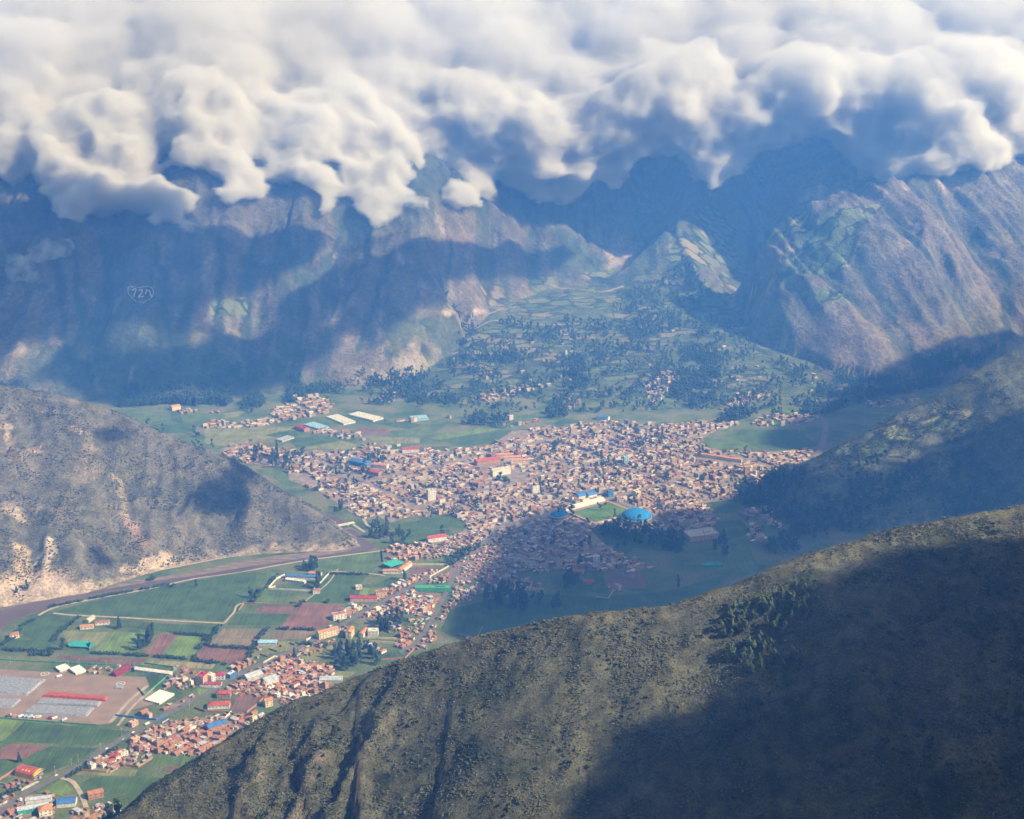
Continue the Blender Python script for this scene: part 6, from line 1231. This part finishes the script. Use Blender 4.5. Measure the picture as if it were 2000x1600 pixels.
def puff_mesh(blobs, seed, vox=14, amp=26, size=60, name="cloud", material=None, sub=3):
    bm = bmesh.new(); bmesh.ops.create_icosphere(bm, subdivisions=sub, radius=1); sv = np.array([v.co[:] for v in bm.verts]); sf = np.array([[v.index for v in f.verts] for f in bm.faces]); bm.free()
    B = np.array(blobs); VV = (sv[None] * B[:, None, 3:6] + B[:, None, :3]).reshape(-1, 3); FF = (sf[None] + (np.arange(len(B)) * len(sv))[:, None, None]).reshape(-1, 3)
    tmp = mesh_obj(name, VV, FF, material); me = tmp.data; bpy.data.objects.remove(tmp)
    o = bpy.data.objects.new(name, me); COL.objects.link(o)
    r = o.modifiers.new("r", 'REMESH'); r.mode = 'VOXEL'; r.voxel_size = vox
    for k, (a, s) in enumerate(((amp, size), (amp * .5, size * .42), (amp * .28, size * .2))):
        tx = bpy.data.textures.new("puff", 'CLOUDS'); tx.noise_scale = s; tx.noise_depth = 2
        d = o.modifiers.new("d", 'DISPLACE'); d.texture = tx; d.texture_coords = 'GLOBAL'; d.strength = a; d.mid_level = .5
    dg = bpy.context.evaluated_depsgraph_get(); m2 = bpy.data.meshes.new_from_object(o.evaluated_get(dg))
    o.modifiers.clear(); o.data = m2
    m2.polygons.foreach_set("use_smooth", np.ones(len(m2.polygons), bool))
    return o
def surf_y(px, py):
    a, b, c, ok = hit([px], [py]); return b[0] if ok[0] else 5000
M_puff = None
def lobes(x, y, z, r, rnd, dep, out, flat=.85):
    out.append((x, y, z, r, r, r * flat))
    if dep:
        for k in range(7 if dep == 2 else 5):
            a = rnd.uniform(0, 6.28); b = rnd.uniform(-.9, 1.2); s = rnd.uniform(.32, .55) * r; q = r * rnd.uniform(.7, .95)
            lobes(x + math.cos(a) * math.cos(b) * q, y + math.sin(a) * math.cos(b) * q, z + math.sin(b) * q * flat, s, rnd, dep - 1, out, flat)
def px_blobs(L_, seed, off=-60):
    rnd = random.Random(seed); out = []
    for (px, py, r) in L_:
        y = min(surf_y(px, py), 4560) + off; x, y, z = at(px, py, y); lobes(x, y, z, r * y / FPX / .97 * 1.0, rnd, 2, out)
    return out
BANK = [(1080, 300, 60), (1160, 330, 50), (1240, 260, 70), (1300, 220, 80), (1400, 320, 60), (1380, 260, 80), (1460, 250, 70), (1540, 215, 80), (1620, 215, 75), (1690, 290, 60), (1760, 330, 55), (1830, 320, 50), (330, 200, 80), (100, 290, 70), (240, 240, 80), (560, 250, 80), (760, 290, 70), (1940, 300, 50),
        (1780, 300, 95), (1860, 270, 90), (1740, 320, 55), (1690, 260, 60), (1500, 240, 60), (1340, 260, 60), (830, 400, 30), (640, 400, 32), (500, 370, 44), (930, 395, 30), (1120, 370, 36), (1200, 355, 32), (430, 430, 24), (160, 430, 30), (300, 430, 34),
        (1800, 190, 120), (1700, 170, 85), (1600, 160, 90), (1900, 160, 110), (1770, 290, 90), (1550, 150, 80), (1330, 150, 80), (380, 300, 60), (650, 230, 80), (740, 350, 60), (900, 380, 50), (120, 330, 70), (0, 300, 80), (-60, 220, 100),
        (60, 250, 90), (20, 180, 90), (140, 400, 55), (110, 370, 40), (200, 380, 75), (290, 385, 65), (345, 395, 55), (240, 310, 85), (370, 440, 34), (330, 260, 70), (180, 250, 90), (420, 230, 80),
        (450, 320, 58), (450, 380, 40), (520, 290, 65), (600, 275, 75), (620, 345, 52), (560, 330, 45), (690, 270, 70), (740, 395, 62), (735, 430, 32), (700, 345, 50), (780, 340, 45), (800, 375, 26), (840, 270, 65),
        (900, 300, 66), (960, 250, 85), (1050, 260, 100), (930, 360, 48), (880, 370, 30), (1180, 250, 85), (1130, 320, 66), (1200, 325, 44), (1050, 380, 36), (1020, 340, 50), (1100, 400, 24), (1250, 200, 80), (1330, 190, 80),
        (1390, 280, 70), (1440, 220, 85), (1390, 325, 50), (1450, 300, 40), (1500, 210, 60), (1560, 190, 70), (1620, 190, 70), (1680, 230, 52), (1790, 240, 110), (1780, 315, 74), (1735, 340, 42), (1850, 240, 95), (1950, 240, 95), (1925, 318, 34), (2010, 270, 66), (1850, 325, 32), (1720, 250, 60)]
def gradient_volume(o, vox, width, m):
    """fill the lumpy hull with vapour that thins out towards the hull, so edges fray"""
    ng = bpy.data.node_groups.new("vapour", "GeometryNodeTree"); ng.interface.new_socket("Geometry", in_out='INPUT', socket_type='NodeSocketGeometry'); ng.interface.new_socket("Geometry", in_out='OUTPUT', socket_type='NodeSocketGeometry')
    a = ng.nodes.new("NodeGroupInput"); b = ng.nodes.new("NodeGroupOutput"); n = ng.nodes.new("GeometryNodeMeshToVolume"); n.resolution_mode = 'VOXEL_SIZE'
    n.inputs["Density"].default_value = 1; n.inputs["Voxel Size"].default_value = vox; n.inputs["Interior Band Width"].default_value = width
    sm = ng.nodes.new("GeometryNodeSetMaterial"); sm.inputs["Material"].default_value = m
    ng.links.new(a.outputs[0], n.inputs["Mesh"]); ng.links.new(n.outputs[0], sm.inputs[0]); ng.links.new(sm.outputs[0], b.inputs[0])
    md = o.modifiers.new("vapour", 'NODES'); md.node_group = ng; return o
def fray_mat(name, dens, scale, amp, det=5, gain=1.6):
    m = bpy.data.materials.new(name); m.use_nodes = True; nt = m.node_tree; N = nt.nodes; L = nt.links; N.remove(N["Principled BSDF"]); o = N["Material Output"]
    v = N.new("ShaderNodeVolumePrincipled"); v.inputs["Color"].default_value = (1, 1, 1, 1); v.inputs["Anisotropy"].default_value = .25; v.inputs["Density Attribute"].default_value = ""; v.inputs["Absorption Color"].default_value = (1, 1, 1, 1)
    at_ = N.new("ShaderNodeAttribute"); at_.attribute_name = "density"; tc = N.new("ShaderNodeTexCoord"); n = N.new("ShaderNodeTexNoise"); n.inputs["Scale"].default_value = scale; n.inputs["Detail"].default_value = det; n.inputs["Roughness"].default_value = .7
    L.new(tc.outputs["Object"], n.inputs["Vector"])
    def M(op, a, b):
        q = N.new("ShaderNodeMath"); q.operation = op
        for i, x in enumerate((a, b)):
            if isinstance(x, (int, float)): q.inputs[i].default_value = x
            else: L.new(x, q.inputs[i])
        return q.outputs[0]
    mp = N.new("ShaderNodeMapping"); mp.inputs[3].default_value = (.75, 1, 1.35); L.new(tc.outputs["Object"], mp.inputs[0]); L.new(mp.outputs[0], n.inputs["Vector"])
    sp = N.new("ShaderNodeSeparateXYZ"); L.new(tc.outputs["Object"], sp.inputs[0]); hr = N.new("ShaderNodeMapRange"); hr.inputs[1].default_value = 560; hr.inputs[2].default_value = 800; hr.inputs[3].default_value = amp; hr.inputs[4].default_value = amp * .45; L.new(sp.outputs[2], hr.inputs[0])
    e = M('SUBTRACT', M('MULTIPLY', at_.outputs["Fac"], gain), M('MULTIPLY', n.outputs[0], hr.outputs[0]))       # gradient minus noise: torn edge
    mr = N.new("ShaderNodeMapRange"); mr.interpolation_type = 'SMOOTHSTEP'; mr.inputs[1].default_value = 0; mr.inputs[2].default_value = .42; mr.inputs[3].default_value = 0; mr.inputs[4].default_value = dens; L.new(e, mr.inputs[0])
    dr = N.new("ShaderNodeMapRange"); dr.inputs[1].default_value = 600; dr.inputs[2].default_value = 850; dr.inputs[3].default_value = 1; dr.inputs[4].default_value = .28; L.new(sp.outputs[2], dr.inputs[0])
    L.new(M('MULTIPLY', mr.outputs[0], dr.outputs[0]), v.inputs["Density"]); L.new(v.outputs[0], o.inputs["Volume"]); return m
M_bank = fray_mat("bank_vapour", .055, .03, 1.25, det=8)
M_puff = vol_mat("puff_vapour", .028, (1, 1, 1, 1), .2, noise=(.034, .44, .7, 6))
def small_cloud(L_, seed, label, off=-150):
    o = puff_mesh(px_blobs(L_, seed, off), seed, vox=7, amp=10, size=22, name="small_cloud", material=M_puff, sub=2); return tag(o, label, "cloud")
small_cloud([(1575, 382, 16), (1598, 378, 20), (1620, 378, 15), (1640, 370, 16), (1655, 368, 10)], 21, "small flat white cloud alone in front of the dark upper valley right of centre")
small_cloud([(40, 525, 30), (60, 538, 18), (28, 508, 16)], 22, "small faint round cloud at the far left in front of the mountain")
small_cloud([(95, 490, 24), (125, 484, 22), (66, 499, 18)], 23, "faint torn wisp of cloud above the small round cloud at the left")
# the long deck the bank hangs from
rnd = random.Random(11); DB = []
for py, r, st_ in ((225, 48, 52), (185, 64, 60), (150, 84, 62), (105, 95, 66), (60, 100, 70), (10, 100, 75), (-50, 100, 85), (-120, 100, 110)):
    for px in range(-350, 2230, st_):
        q = py + 34 * float(vn(np.array([px / 160.]), np.array([py / 40.]), 9)[0]) - 14 if py > 150 else py
        y = min(surf_y(px, max(q, 215)), 4600) - 100 + rnd.uniform(-80, 140) + (225 - py) * 2.2; x, y, z = at(px + rnd.uniform(-30, 30), q + rnd.uniform(-16, 16), y); rr = r * y / FPX * rnd.uniform(.8, 1.25)
        DB.append((x, y, min(z, 1060), rr * 1.25, rr * 1.1, min(rr * .8, 1140 - min(z, 1060))))
c2 = puff_mesh(px_blobs(BANK, 5) + DB, 5, vox=11, amp=42, size=52, name="cloud_bank", material=M_bank, sub=2); c2["kind"] = "stuff"; gradient_volume(c2, 11.5, 46, M_bank)
